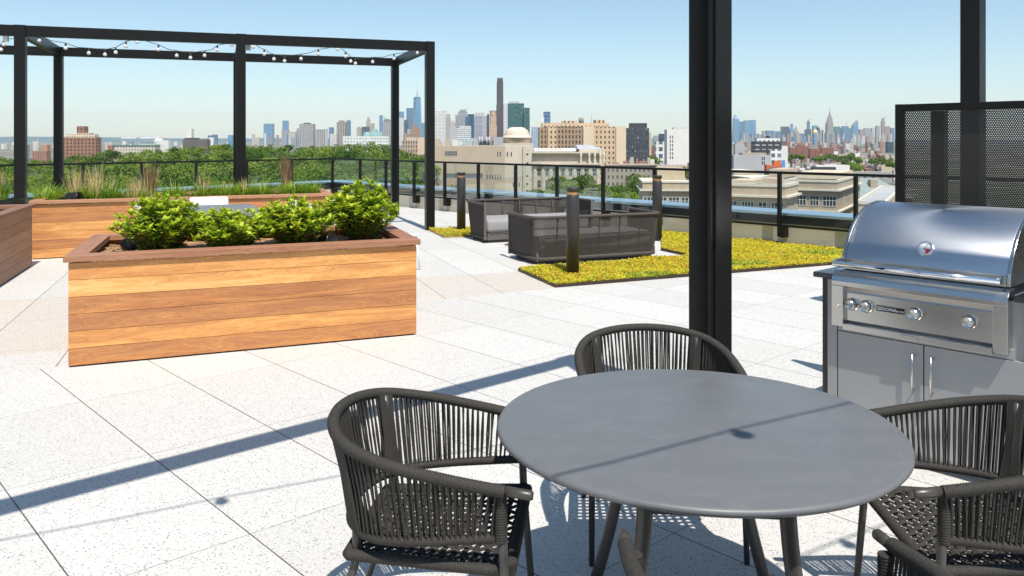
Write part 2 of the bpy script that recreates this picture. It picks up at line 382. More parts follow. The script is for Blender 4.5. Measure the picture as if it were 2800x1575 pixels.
# ------------------------------------------------------------ planters
def planter(name_label,quad,h,wd,capw=.14,nplank=6,soilz=None,seed=0,cap_m=None,tones=None):
    # quad: FL, FR, BR, BL outer wall corners at the floor
    O=quad[0]; t=thing('wooden_planter',name_label,'planter',O,group='slatted wooden planters')
    q=[Vector(p)-O for p in quad]; ch=.045; body=h-ch; ph=(body-.02)/nplank
    rnd=random.Random(seed)
    cen=sum(q,Vector())/4
    mb=MB()
    for s in range(4):
        a,b=q[s],q[(s+1)%4]; d=(b-a); L=d.length; d.normalize(); nn=Vector((d.y,-d.x,0))
        if nn.dot((a+b)/2-cen)<0: nn=-nn
        for k in range(nplank):
            z0=.012+k*ph+.0015; z1=.012+(k+1)*ph-.0015
            x0=.0 if s%2==0 else .0215; x1=L-x0
            p=[a+d*x0,a+d*x1]; th=.02
            vs=[p[0]-nn*th,p[1]-nn*th,p[1],p[0]]
            v=[Vector((w.x,w.y,z)) for z in(z0,z1) for w in vs]
            fs=[(3,2,6,7),(0,3,7,4),(2,1,5,6),(4,7,6,5),(0,1,2,3),(1,0,4,5)]
            if nn.cross(Vector((0,0,1))).dot(d)>0: fs=[f[::-1] for f in fs]
            uu={0:x0,1:x1,2:x1,3:x0,4:x0,5:x1,6:x1,7:x0}; vv={0:z0,1:z0,2:z0,3:z0,4:z1,5:z1,6:z1,7:z1}
            mb.add(v,fs,0,[[(uu[i],vv[i]) for i in f] for f in fs],False,1+rnd.randint(0,40)+(tones[k] if tones else rnd.uniform(.15,.8)))
    boards=mb.build('board_siding',wd,t)
    recalc(boards)
    # cap
    mb=MB(); oc=.03
    def offset(dist):
        out=[]
        for i in range(4):
            a,b,c=q[i-1],q[i],q[(i+1)%4]
            d1=(b-a).normalized(); d2=(c-b).normalized()
            n1=Vector((d1.y,-d1.x,0)); n2=Vector((d2.y,-d2.x,0))
            if n1.dot((a+b)/2-cen)<0:n1=-n1
            if n2.dot((b+c)/2-cen)<0:n2=-n2
            out.append(isect(a+n1*dist,d1,b+n2*dist,d2))
        return out
    oo=offset(oc); ii=offset(oc-capw)
    for s in range(4):
        a,b,c,d_=oo[s],oo[(s+1)%4],ii[(s+1)%4],ii[s]
        g=.0012; dd=(b-a).normalized()
        P4=[a+dd*g,b-dd*g,c-dd*g,d_+dd*g]
        v=[Vector((w.x,w.y,z)) for z in(body,h) for w in P4]
        fs=[(0,1,5,4),(1,2,6,5),(2,3,7,6),(3,0,4,7),(4,5,6,7),(3,2,1,0)]
        L=(b-a).length
        tu=[0,L,L,0,0,L,L,0]; tv=[0,0,capw,capw]; 
        uvs=[[(tu[i],(tv[i%4] if f in((4,5,6,7),(3,2,1,0)) else (0 if i<4 else ch))) for i in f] for f in fs]
        mb.add(v,fs,0,uvs,False,rnd.uniform(.1,1)+s*.2)
    recalc(mb.build('cap',cap_m or capwood,t,bevel=.003))
    # liner and mulch
    mb=MB(); li=offset(-.025); mb.prism([(p.x,p.y) for p in li],.005,(soilz or h-.09),0,0); mb.build('mulch_bed',mulchm,t)
    # screw plugs
    mb=MB(); a,b=q[0],q[1]; d=(b-a).normalized(); nn=Vector((d.y,-d.x,0)); L=(b-a).length
    for k in range(nplank):
        for x in(.08,L*.38,L*.72,L-.1):
            for z in(.03,.09):
                if rnd.random()<.75: mb.box(a+d*(x+rnd.uniform(-.006,.006))+nn*.001+Vector((0,0,.012+k*ph+z)),d*.0035,nn*.0015,(0,0,.0035))
    mb.build('screw_plugs',screw,t)
    inner=[p+O for p in offset(-.05)]
    # loose chips
    mb=MB(); z=(soilz or h-.09)
    for k in range(700):
        w=[rnd.random(),rnd.random()]; p=inner[0].lerp(inner[1],w[0]).lerp(inner[3].lerp(inner[2],w[0]),w[1])-O
        a=rnd.uniform(0,6.28); l=rnd.uniform(.008,.025); pt=rnd.uniform(-.4,.4)
        dx=Vector((math.cos(a),math.sin(a),pt)).normalized()*l; dy=Vector((-math.sin(a),math.cos(a),rnd.uniform(-.3,.3)))*l*.3
        mb.box(Vector((p.x,p.y,z+rnd.uniform(0,.012))),dx,dy,dx.cross(dy).normalized()*.002)
    tag(mb.build('bark_chips',chipm,t),kind='stuff')
    return t,inner,z
def vq(a,u,L,v,D): return [a,a+u*L,a+u*L+v*D,a+v*D]
v19=Vector((-.327,.945,0))
p1=FL(186.8,1005.9); p2=FL(1138.5,915.7)
q1=[p1,p2,p2+v19*1.42,p1+v19*1.42]
T1,in1,z1=planter('wooden planter of golden boards nearest the camera, filled with leafy green shrubs',q1,.79,wood,seed=5,tones=[.40,.64,.34,.38,.78,.60])
u2=Vector((.911,.412,0)).normalized()
q2=vq(Vector((-6.47,11.2,0)),u2,4.02,v19,1.35)
T2,in2,z2=planter('long wooden planter behind the others, planted with tufts of ornamental grass',q2,.79,wood,seed=11,tones=[.70,.38,.62,.72,.38,.46])
q3=vq(Vector((-6.15,10.66,0))-v19*3.6-u2*1.5,u2,1.5,v19,3.6)
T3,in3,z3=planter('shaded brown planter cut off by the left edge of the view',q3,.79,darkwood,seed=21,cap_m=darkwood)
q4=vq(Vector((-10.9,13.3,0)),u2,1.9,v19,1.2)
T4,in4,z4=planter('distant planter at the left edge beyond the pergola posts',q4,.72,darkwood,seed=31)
# ------------------------------------------------------------ leaves
def leaf(mb,p,d,up,L,w,bend,a,fold=.35):
    d=d.normalized(); s=d.cross(up); 
    if s.length<1e-4: s=d.orthogonal()
    s.normalize(); n=s.cross(d)
    c0=p; c1=p+d*L*.45-n*0; c2=p+d*L-n*bend*L
    e1=c1+s*w+n*w*fold; e2=c1-s*w+n*w*fold
    mb.add([c0,e1,c2,e2,c1],[(0,4,1),(4,2,1),(0,3,4),(4,3,2)],0,None,False,a)
def shrub(label,base,rx,ry,hh,nst,seed,rad=None):
    rnd=random.Random(seed); t=thing('leafy_shrub',label,'shrub',base,group='leafy shrubs in the front planter')
    lm=MB(); sm=MB()
    for k in range(nst):
        a=rnd.uniform(0,6.283); rr=math.sqrt(rnd.random()); x=math.cos(a)*rr*rx; y=math.sin(a)*rr*ry
        top=Vector((x,y,hh*(1-.45*rr*rr)*rnd.uniform(.55,1.05)+.02)); b0=Vector((x*.25,y*.25,-.02))
        midp=b0.lerp(top,.5)+Vector((rnd.uniform(-.04,.04),rnd.uniform(-.04,.04),.03))
        path=[b0,b0.lerp(midp,.5)+Vector((0,0,.01)),midp,midp.lerp(top,.55)+Vector((x*.05,y*.05,.01)),top]
        sm.tube(path,[.004,.0035,.003,.0025,.0015],5)
        L=(top-b0).length; nn=max(4,int(L/.045)); shade=rnd.uniform(.15,.75)
        for i in range(nn):
            f=.10+.90*(i+.5)/nn; seg=f*4; j=min(3,int(seg)); p=path[j].lerp(path[j+1],seg-j)
            for sgn in(0,math.pi):
                an=i*1.57+sgn+rnd.uniform(-.35,.35); el=rnd.uniform(.05,.6)
                d=Vector((math.cos(an)*math.cos(el),math.sin(an)*math.cos(el),math.sin(el)))
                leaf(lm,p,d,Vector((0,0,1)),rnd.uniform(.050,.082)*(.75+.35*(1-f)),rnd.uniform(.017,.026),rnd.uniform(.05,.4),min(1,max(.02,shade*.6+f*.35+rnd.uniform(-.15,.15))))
        for i in range(rnd.randint(5,8)):      # rosette at the tip
            an=i*1.1+rnd.uniform(-.2,.2); el=rnd.uniform(.35,1.2)
            d=Vector((math.cos(an)*math.cos(el),math.sin(an)*math.cos(el),math.sin(el)))
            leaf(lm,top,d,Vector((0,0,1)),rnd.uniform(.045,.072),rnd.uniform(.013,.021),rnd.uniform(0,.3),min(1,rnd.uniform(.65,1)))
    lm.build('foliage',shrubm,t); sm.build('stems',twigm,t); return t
def onp(quad,s,r,z):
    p=quad[0].lerp(quad[1],s).lerp(quad[3].lerp(quad[2],s),r); p.z=z; return p
shrub('leafy shrub at the left end of the front planter',onp(in1,.205,.50,z1),.36,.38,.42,150,1)
shrub('low leafy shrub second from the left in the front planter',onp(in1,.43,.45,z1),.37,.38,.31,130,2)
shrub('low spreading shrub left of the tallest bush in the front planter',onp(in1,.65,.52,z1),.38,.40,.375,150,3)
shrub('tallest and widest bush at the right end of the front planter',onp(in1,.885,.60,z1),.34,.38,.49,190,4)
# grasses
def blades(mb,rnd,n,r0,L0,L1,lean,w,base=0.0,up=.5,a0=.2,a1=1):
    for k in range(n):
        a=rnd.uniform(0,6.283); r=r0*math.sqrt(rnd.random()); L=rnd.uniform(L0,L1); le=lean*rnd.uniform(.3,1.2)
        p=Vector((math.cos(a)*r,math.sin(a)*r,base)); out=Vector((math.cos(a+rnd.uniform(-.5,.5)),math.sin(a+rnd.uniform(-.5,.5)),0)); s=Vector((-out.y,out.x,0))
        pts=[]; 
        for i in range(6):
            f=i/5; pts.append(p+Vector((0,0,1))*L*(f*1.0-le*.55*f*f)*(1-.0*f)+out*L*le*f*f*.8)
        v=[];
        for i,q in enumerate(pts):
            ww=w*(1-(i/5)**2*.95); v+=[q-s*ww,q+s*ww]
        mb.add(v,[(2*i,2*i+1,2*i+3,2*i+2) for i in range(5)],0,None,False,rnd.uniform(a0,a1))
def grass(label,base,seed,green=70,straw=25,brown=0,hs=.55,hg=.26,spread=.1):
    rnd=random.Random(seed); t=thing('ornamental_grass',label,'grass tuft',base,group='grass tufts in the rear planter')
    if green:
        mb=MB(); blades(mb,rnd,int(green*1.9),spread*1.15,hg*.9,hg*1.55,.75,.0085); blades(mb,rnd,green,spread*1.3,hg*.6,hg*1.15,1.25,.0085); mb.build('green_blades',grassm,t)
    if straw:
        mb=MB(); blades(mb,rnd,int(straw*1.2),spread*.9,hs*.6,hs,.22,.0036); mb.build('dry_stalks',strawm,t)
    if brown:
        mb=MB(); blades(mb,rnd,brown,spread*.7,hs*.7,hs,.12,.006); mb.build('seed_heads',brownm,t)
    return t
gl=[(130,'green tuft beside the black garden drum at the left end',90,3,0,.3),(205,'tall straw-coloured grass clump behind the black drum',70,75,0,.62),(262,'green tuft under tall pale stalks in the rear planter',80,70,0,.68),
 (305,'broad green tuft left of the brown dry clump',95,20,0,.5),(372,'dry brownish grass clump with upright stems',40,95,0,.45),(412,'slender dark brown upright plume by the railing post',10,25,60,.66),
 (478,'arching green tuft with two long bare stalks',95,7,0,.48),(556,'green tuft with a spray of fine straw stems',75,45,0,.5),(618,'bushy green tuft left of the middle pergola post',90,25,0,.4),
 (668,'green and straw tuft right of the middle pergola post',85,40,0,.42),(722,'small green tuft before the dark plume',75,15,0,.35),(782,'broad thick brown plume of dry grass near the right end',25,40,130,.74),(800,'green tuft at the foot of the broad brown plume',85,8,0,.3),(846,'last green tuft at the right end of the rear planter',85,5,0,.28)]
f0=in2[0]; f1=in2[1]
for k,(px,lab,g,s_,b_,hs) in enumerate(gl):
    kx=(px-CX)/F; depth=.55 if b_==0 else 1.0
    a=f0+v19*depth; d=(f1-f0).normalized(); s=(kx*a.y-a.x)/(d.x-kx*d.y); p=a+d*s; p.z=z2-.01
    grass(lab,p,100+k,g,s_,b_,hs,.25 if k!=0 else .27,.14 if b_<100 else .09)
for k,(px,lab) in enumerate([(4,'pale grass clump on the planter at the left edge'),(16,'green and straw tuft left of the big pergola post')]):
    Y=13.9; grass(lab,Vector((XA(px,Y)-.1,Y,.62)),150+k,60,60,0,.62,.26)
# ------------------------------------------------------------ garden spotlights in the planters
def drum(label,p,ax,r,L):
    t=thing('garden_spotlight',label,'garden light',p,group='black garden spotlights')
    ax=Vector(ax).normalized(); M=ax.to_track_quat('Z','Y').to_matrix()
    mb=MB(); mb.lathe([(0,-L/2),(r*.8,-L/2),(r,-L/2+.02),(r,-.01),(r*.97,0),(r,.01),(r,L/2-.02),(r*.93,L/2-.005),(r*.85,L/2-.012),(0,L/2-.015)],(0,0,r),28,0,True,M); mb.build('housing',blackm,t)
    mb=MB(); mb.tube([Vector((0,0,r))-ax*(L/2),Vector((0,0,r*.8))-ax*(L/2+.1)],.03,12); mb.tube([(0,0,r*.3),(0,0,-.05)],.015,8); mb.build('bracket',blackm,t); return t
Y=11.75; drum('big black drum-shaped garden light lying among the grasses of the rear planter',Vector((XA(203,Y),Y,z2+.0)),(.95,-.1,.05),.088,.2)
drum('black garden light between the low shrub and the tallest bush',onp(in1,.745,.40,z1-.03),(.75,-.5,.3),.062,.19)
drum('black garden light half hidden at the left end of the front planter',onp(in1,.10,.72,z1-.03),(-.5,.3,.3),.05,.14)
# ------------------------------------------------------------ sedum beds
def inside(p,poly):
    c=False;n=len(poly)
    for i in range(n):
        a,b=poly[i],poly[(i+1)%n]
        if (a.y>p[1])!=(b.y>p[1]) and p[0]<(b.x-a.x)*(p[1]-a.y)/(b.y-a.y)+a.x: c=not c
    return c
def sedum(label,poly,n,seed,top=.03):
    rnd=random.Random(seed)
    O=poly[0].copy(); t=thing('sedum_bed',label,'plant bed',O,group='low yellow sedum beds',kind='stuff')
    mb=MB(); mb.prism([tuple((p-O)[:2]) for p in poly],.004,.022,0); mb.build('soil',soil,t)
    mb=MB(); mb2=MB()
    x0=min(p.x for p in poly);x1=max(p.x for p in poly);y0=min(p.y for p in poly);y1=max(p.y for p in poly)
    k=0
    while k<n:
        x=rnd.uniform(x0,x1);y=rnd.uniform(y0,y1)
        if not inside((x,y),poly): continue
        k+=1; hz=.02+rnd.uniform(0,top)+.012*math.sin(x*5+y*3)*math.sin(y*7-x*2)
        b=Vector((x-O.x,y-O.y,max(.016,hz))); m_=mb2 if (math.sin(x*2.3+1)*math.sin(y*3.1)>.72 and rnd.random()<.7) or rnd.random()<.16 else mb
        sh=rnd.random(); nl=rnd.randint(4,6); s0=rnd.uniform(.009,.018)
        for i in range(nl):
            an=i*6.283/nl+rnd.uniform(-.4,.4); el=rnd.uniform(.1,1.1)
            d=Vector((math.cos(an)*math.cos(el),math.sin(an)*math.cos(el),math.sin(el))); s=Vector((-d.y,d.x,0)).normalized()*s0*.42
            m_.add([b,b+d*s0*.8+s,b+d*s0*1.7,b+d*s0*.8-s],[(0,1,2,3)],0,None,False,max(.01,min(1,sh+rnd.uniform(-.2,.2))))
    tag(mb.build('sedum_plants',sedm,t),kind='stuff'); tag(mb2.build('green_sedum_plants',sedg,t),kind='stuff'); return t
Ws=lambda s: corner+dW*s-offR*.02
sA=onrun(corner,dW,1811)
edgem=simple('bed_edging',(.05,.035,.025),.5,.4)
def edging(t,poly,segs):
    O=Vector(t.location)
    mb=MB()
    for i in segs:
        a=poly[i]-O; b_=poly[(i+1)%len(poly)]-O; dd=(b_-a); L=dd.length; dd.normalize(); s=Vector((-dd.y,dd.x,0)); mb.box((a+b_)/2+Vector((0,0,.021)),dd*(L/2-.004),s*.004,(0,0,.017))
    mb.build('edging_strip',edgem,t)
bedL=[Vector((.076,10.225,0)),Vector((.475,9.062,0)),Vector((4.32,10.808,0)),isect(bnd[-2],bnd[-1]-bnd[-2],corner-offR*.02,dW)+Vector((-.02,.01,0)),Ws(sA),Vector((2.18,12.11,0)),Vector((2.47,11.42,0))]
sL_=sedum('L-shaped bed of yellow and orange sedum between the seating and the parapet',bedL,34000,7)
edging(sL_,bedL,[0,1,4,5,6])
bedS=[Vector((-1.49,14.85,0)),Vector((-1.115,13.69,0)),Vector((.3,14.25,0)),Vector((-.05,15.45,0))]
sedum('small sedum patch at the foot of the far left bollard',bedS,3200,8)
# ------------------------------------------------------------ bollards
amber=None
def em(name,c,s):
    m,n,b,o=mat(name); setc(n,b,c); b.inputs['Emission Color'].default_value=(*c,1); b.inputs['Emission Strength'].default_value=s; b.inputs['Roughness'].default_value=.3; return m
amber=simple('bollard_copper_reflector',(.75,.36,.16),.35,.5,.1)
def bollard(label,p,lit=True,first=[None]):
    if first[0] is None:
        t=thing('bollard_light',label,'bollard light',p,group='black bollard lights'); r=.0765
        mb=MB(); mb.lathe([(0,.0),(r,.0),(r,.935),(r-.004,.942),(r*.86,.945),(0,.946)],n=40); mb.build('post',bolm,t)
        mb=MB(); mb.lathe([(0,.945),(r*.78,.945),(r*.84,.96),(r*.80,.975),(r*.84,.99),(0,.991)],n=40); mb.build('reflector',amber,t)
        mb=MB(); mb.lathe([(r*.8,.989),(r,.989),(r,1.03),(r-.004,1.036),(0,1.037)],n=40); mb.build('cap',bolm,t)
        first[0]=t; return t
    t=copy_tree(first[0],loc=p); t['label']=label; return t
bollard('black bollard light standing in front of the nearer sofa',Vector((.722,9.89,.01)))
bollard('black bollard light at far left beside the second sofa',Vector((-.89,14.6,.01)))
bollard('black bollard light farthest right, rising behind the nearer sofa',Vector((2.33,13.35,.01)))
# ------------------------------------------------------------ far pergola
bulbm,n_,b_,o_=mat('frosted_bulb'); b_.inputs['Base Color'].default_value=(.86,.84,.82,1); b_.inputs['Roughness'].default_value=.12; b_.inputs['Transmission Weight'].default_value=.35; b_.inputs['Coat Weight'].default_value=.4
cordm=simple('black_cord',(.015,.015,.015),.6)
whitem=simple('white_plastic',(.75,.74,.72),.4)
Fp=Vector((-1.478,14.94,0)); up_=Vector((math.cos(R(19.25)),math.sin(R(19.25)),0)); vp_=Vector((-up_.y,up_.x,0)); span=3.225; dep=3.17; PH=3.375; pw=.155
T=thing('pergola','far black steel pergola frame of open beams over the planters','pergola',Fp)
def obox(mb,c,u,hu,v,hv,z0,z1): mb.box(Vector((c.x,c.y,(z0+z1)/2)),u*hu,v*hv,(0,0,(z1-z0)/2))
for k in range(4):
    for v in(0,dep):
        mb=MB(); obox(mb,up_*(-span*k)+vp_*v,up_,pw/2,vp_,pw/2,0,PH+.004); mb.build('post',black,T,bevel=.003)
    mb=MB(); obox(mb,up_*(-span*k)+vp_*(dep/2),up_,.05,vp_,dep/2-pw/2-.002,PH-.165,PH); mb.build('cross_beam',black,T,bevel=.002)
for v in(0,dep):
    for k in range(3):
        mb=MB(); obox(mb,up_*(-span*(k+.5))+vp_*v,up_,span/2-pw/2-.002,vp_,.06,PH-.165,PH); mb.build('beam',black,T,bevel=.002)
def string_lights(label,pts,bulbs,rb=.031,boxes=()):
    O=Vector(pts[0]); t=thing('string_lights',label,'string lights',O,group='bulb garlands')
    mb=MB(); mb.tube([Vector(p)-O for p in pts],.0055,6); mb.build('cord',cordm,t)
    for b in bulbs:
        b=Vector(b)-O
        g=MB(); g.lathe([(.004,.015),(.014,.012),(.016,-.03),(.013,-.035)],b,10); g.build('socket',cordm,t)
        g=MB(); g.lathe([(.012,-.033),(.018,-.045)]+[(rb*math.sin(R(a)),-.045-rb*.8-rb*math.cos(R(a))) for a in(40,60,80,100,120,140,160,180)],b,14); recalc(g.build('bulb',bulbm,t))
    for b in boxes:
        g=MB(); g.box(Vector(b)-O,(.035,0,0),(0,.02,0),(0,0,.05)); g.build('junction_box',whitem,t)
    return t
def onbeam(px,py,back):
    a=Fp+vp_*back; k=(px-CX)/F; s=(k*a.y-a.x)/(up_.x-k*up_.y); p=a+up_*s; p.z=H-(py-YH)*p.y/F; return p
def swag(z,lab,back=.45,org=(0,40),sc_=3.677,boxes=()):
    pts=[];bl=[]
    for (x,y,b) in z:
        px=org[0]+x/sc_; py=org[1]+y/sc_
        p=onbeam(px,py,back)
        if b: bl.append(p+Vector((0,0,.065))); p=p+Vector((0,0,.08))
        pts.append(p)
    string_lights(lab,pts,bl,boxes=boxes)
swag([(-330,250,0),(-200,330,1),(10,350,1),(38,300,1),(150,240,0)],'first bulb garland at the left edge of the far pergola',boxes=[onbeam(60/3.677,40+240/3.677,.1)])
swag([(240,225,0),(395,260,1),(515,262,0),(660,335,1),(780,328,0),(893,385,1),(1055,400,1),(1163,378,1),(1267,318,1),(1300,262,0),(1380,275,1)],'bulb garland sagging between the left post and mid bay of the far pergola')
swag([(1460,262,0),(1593,350,1),(1695,350,0),(1777,410,1),(1915,432,1),(2057,410,1),(2130,352,0),(2185,355,1),(2260,295,0),(2330,305,1)],'bulb garland sagging just left of the middle pergola post')
swag([(250,300,0),(338,325,1),(400,330,0),(450,395,1),(510,388,0),(548,445,1),(655,465,1),(820,443,1),(905,385,0),(995,395,1),(1090,337,0),(1187,348,1)],'bulb garland just right of the middle pergola post',org=(600,40),boxes=[onbeam(679.5,130,.1)])
swag([(1228,345,0),(1268,418,1),(1320,467,1),(1367,490,1),(1540,473,1),(1640,428,0),(1755,440,1),(1885,378,0),(1990,383,1),(2060,372,0)],'rightmost bulb garland of the far pergola',org=(600,40))
# ------------------------------------------------------------ near pergola (its beams pass over the camera)
NP=Vector((1.055,4.42,0)); T=thing('pergola','near black steel pergola whose tall post stands behind the round table','pergola',NP)
HB=3.36
def upost(c,label=None):
    # square tube with a shallow recessed channel and a second, wider tube behind it
    mb=MB(); a=.076; g=.012
    obox(mb,c+uA*(-.015),uA,.080,vA,.070,0,HB+.004)
    obox(mb,c+uA*(.075),uA,.012,vA,.060,0,HB-.002)
    obox(mb,c+uA*(.098),uA,.012,vA,.070,0,HB+.002)
    mb.build('post',black,T,bevel=.004)
mb=MB()
obox(mb,Vector((0,0,0)),uA,.088,vA,.060,0,HB+.004)
obox(mb,vA*.0-uA*.0+vA*(.012),uA,.0925,vA,.062,0,HB+.002)
obox(mb,-vA*.056+uA*.014,uA,.0745,vA,.018,0,HB)
obox(mb,-uA*.0895+vA*.004,uA,.003,vA,.066,0,HB-.002)
mb.build('post',black,T,bevel=.003)
L1,L2=4.6,3.7
def beam(a,b,w=.055,z0=3.20,z1=HB):
    d=(b-a); L=d.length; d=d.normalized(); s=Vector((-d.y,d.x,0)); mb=MB(); obox(mb,(a+b)/2,d,L/2,s,w,z0,z1); mb.build('beam',black,T,bevel=.002)
z0_=Vector((0,0,0))
beam(-uA*.095,-uA*(L1-.09)); beam(-vA*.078,-vA*(L2-.09)); beam(-uA*L1-vA*.078,-uA*L1-vA*(L2-.09)); beam(-vA*L2-uA*.095,-vA*L2-uA*(L1-.09))
for c in(-uA*L1,-vA*L2,-uA*L1-vA*L2):
    mb=MB(); obox(mb,c,uA,.088,vA,.072,0,HB+.004); mb.build('post',black,T,bevel=.003)
# right pergola
QP=Vector((3.74,6.75,0)); T=thing('pergola','black pergola at the right whose post rises behind the perforated screen','pergola',QP)
for c in(Vector((0,0,0)),uA*4.2,-vA*3.9,uA*4.2-vA*3.9):
    mb=MB(); obox(mb,c,uA,.073,vA,.073,0,HB+.004); mb.build('post',black,T,bevel=.004)
beam(uA*.08,uA*4.12); beam(-vA*.08,-vA*3.82); beam(-vA*3.9+uA*.08,-vA*3.9+uA*4.12); beam(uA*4.2-vA*.08,uA*4.2-vA*3.82)
# overhead bulb garlands, above the view; they cast the cord shadows on the floor and table
def garland(lab,p,ang,n0,n1,step,z):
    d=Vector((math.cos(R(ang)),math.sin(R(ang)),0)); pts=[];bl=[]
    for k in range(n0*4,n1*4+1):
        q=Vector(p)+d*(step*k/4); q.z=z+.012*math.cos(k*math.pi/2)-.012
        if k%4==0: bl.append(q-Vector((0,0,.015)))
        pts.append(q)
    string_lights(lab,pts,bl,.032)
garland('bulb garland strung overhead on the near pergola, left of the view',(-.73,2.16,3.1),28,-1,3,.93,3.1)
garland('bulb garland strung overhead above the round table',(1.10,1.29,3.1),31,-2,2,.925,3.1)
# ------------------------------------------------------------ perforated screen
def perfm():
    m,n,b,o=mat('perforated_steel'); P=objc(n); s=N(n,'SeparateXYZ'); n.links.new(P,s.inputs[0])
    p=.0118; ph=p*.866
    row=math_(n,'DIVIDE',s.outputs[2],ph); ir=math_(n,'FLOOR',row); odd=math_(n,'MULTIPLY',math_(n,'MODULO',ir,2.0),.5)
    fx=math_(n,'SUBTRACT',math_(n,'FRACT',math_(n,'ADD',math_(n,'DIVIDE',s.outputs[0],p),odd)),.5)
    fz=math_(n,'MULTIPLY',math_(n,'SUBTRACT',math_(n,'FRACT',row),.5),.866)
    d=math_(n,'SQRT',math_(n,'ADD',math_(n,'MULTIPLY',fx,fx),math_(n,'MULTIPLY',fz,fz)))
    hole=math_(n,'LESS_THAN',d,.235)
    b.inputs['Base Color'].default_value=(.022,.019,.016,1); b.inputs['Roughness'].default_value=.45
    t=N(n,'BsdfTransparent'); mx=N(n,'MixShader'); n.links.new(hole,mx.inputs[0]); n.links.new(b.outputs[0],mx.inputs[1]); n.links.new(t.outputs[0],mx.inputs[2]); n.links.new(mx.outputs[0],o.inputs[0]); return m
perf=perfm()
SO=Vector((2.365,5.14,0)); ang=math.atan2(-vA.y,-vA.x)
T=thing('perforated_screen','tall black perforated metal screen standing behind the barbecue','screen',SO,ang)
for k in range(2):
    x0=k*1.22
    mb=MB(); mb.bx(x0+.0,x0+.045,0,.05,.06,1.825); mb.bx(x0+1.165,x0+1.21,0,.05,.06,1.825); mb.bx(x0+.0452,x0+1.1648,0,.05,1.78,1.824); mb.bx(x0+.0452,x0+1.1648,0,.05,.06,.11); mb.build('frame',black,T,bevel=.003)
    mb=MB(); mb.bx(x0+.046,x0+1.164,.0295,.031,.111,1.779); mb.build('perforated_panel',perf,T)
for x in(.19,1.6):
    mb=MB(); mb.bx(x,x+.075,.055,.125,0,1.78); mb.build('support_post',black,T,bevel=.002)
# ------------------------------------------------------------ barbecue island
def steelm(name,c,rough,vert=False,metal=1.0,amp=.10):
    m,n,b,o=mat(name); P=objc(n)
    s=mapping(n,P,scale=(400,6,400) if not vert else (900,900,5)); s2=mapping(n,P,scale=(5,5,300))
    f=noise(n,s2,1.0,3,.6)
    big=noise(n,P,3.5,4,.6)
    cc=ramp(n,f,[(.2,tuple(x*(1-amp) for x in c)),(.8,tuple(min(1,x*(1+amp)) for x in c))])
    setc(n,b,mixc(n,math_(n,'MULTIPLY',big,.25),cc,tuple(x*.8 for x in c)))
    b.inputs['Metallic'].default_value=metal; n.links.new(ramp(n,big,[(.3,rough*.96),(.7,rough*1.05)]),b.inputs['Roughness'])
    b.inputs['Anisotropic'].default_value=.5
    bump(n,f,b,.04,.001); return m
steel=steelm('brushed_steel',(.60,.585,.56),.26); hoodm=steelm('hood_steel',(.58,.60,.625),.38); chrome=simple('chrome',(.8,.8,.82),.08,1,.02)
cabm=steelm('cabinet_front',(.36,.365,.37),.42,metal=.35,amp=.04)
topm=simple('counter_stone',(.045,.045,.05),.25,0,.2,10); sidem=simple('dark_side_panel',(.05,.037,.03),.5)
GO=Vector((1.69,4.365,0)); T=thing('barbecue_island','grey outdoor kitchen island with cabinet doors under a dark counter','kitchen island',GO,ang)
# local x along the front (to the right), y into the island, z up
mb=MB(); mb.bx(-.075,-.045,.02,.76,0,.872); mb.build('side_panel',sidem,T,bevel=.002)
mb=MB(); mb.bx(-.0445,2.4,.030,.76,.06,.872); mb.bx(-.04,2.4,.09,.74,0,.0598); mb.build('carcass',cabm,T)
mb=MB(); mb.bx(-.115,.012,-.005,.80,.874,.902); mb.bx(.842,2.45,-.005,.80,.874,.902); mb.bx(.0125,.8415,.62,.80,.874,.902); mb.build('countertop',topm,T,bevel=.003)
def door(x0,x1,z0,z1,hx=None,name='cabinet_door'):
    mb=MB(); mb.bx(x0+.002,x1-.002,.009,.029,z0,z1); d=mb.build(name,cabm,T,bevel=.0015)
    if hx is not None:
        h=MB(); h.tube([(hx,-.022,.375),(hx,-.022,.56)],.006,12); 
        for z in(.385,.55): h.tube([(hx,-.022,z),(hx,.009,z)],.0045,8)
        h.build('handle',steel,d)
door(-.043,.012,.08,.871,name='filler_panel'); door(.014,.447,.08,.606,.405); door(.449,.888,.08,.606,.492); door(.890,1.34,.08,.871,1.30); door(1.342,1.8,.08,.871,1.39); door(1.802,2.4,.08,.871,2.3)
mb=MB(); mb.bx(.016,.838,.010,.029,.610,.655); mb.build('filler_panel',cabm,T)
# the grill itself stands in the island
G=thing('gas_grill','large stainless steel gas grill with domed hood and four knobs','grill',GO,ang)
mb=MB(); e=Vector((0,1,0)); d_=Vector((1,0,0))
mb.ext([(-.030,.850),(-.030,.872),(-.022,.895),(-.008,.915),(.012,.925),(.07,.927),(.07,.85)],(0,0,0),d_,e,0,.826,0)
mb.bx(0,.062,-.0295,.0285,.640,.8495); mb.bx(.764,.826,-.0295,.0285,.640,.8495)
mb.build('bezel_frame',steel,G,bevel=.002)
mb=MB(); mb.bx(.0625,.7635,-.004,.027,.672,.815); mb.build('control_panel',steel,G)
mb=MB(); mb.ext([(-.015,.816),(.027,.816),(.027,.849),(.006,.849)],(0,0,0),d_,e,.0625,.7635); mb.build('vent_strip',steel,G)
mb=MB(); mb.ext([(-.036,.628),(-.036,.655),(-.030,.658),(-.028,.634),(.024,.634),(.024,.628)],(0,0,0),d_,e,.064,.762); mb.bx(.36,.44,-.044,-.0365,.632,.652)
mb.build('drip_tray',steel,G,bevel=.001)
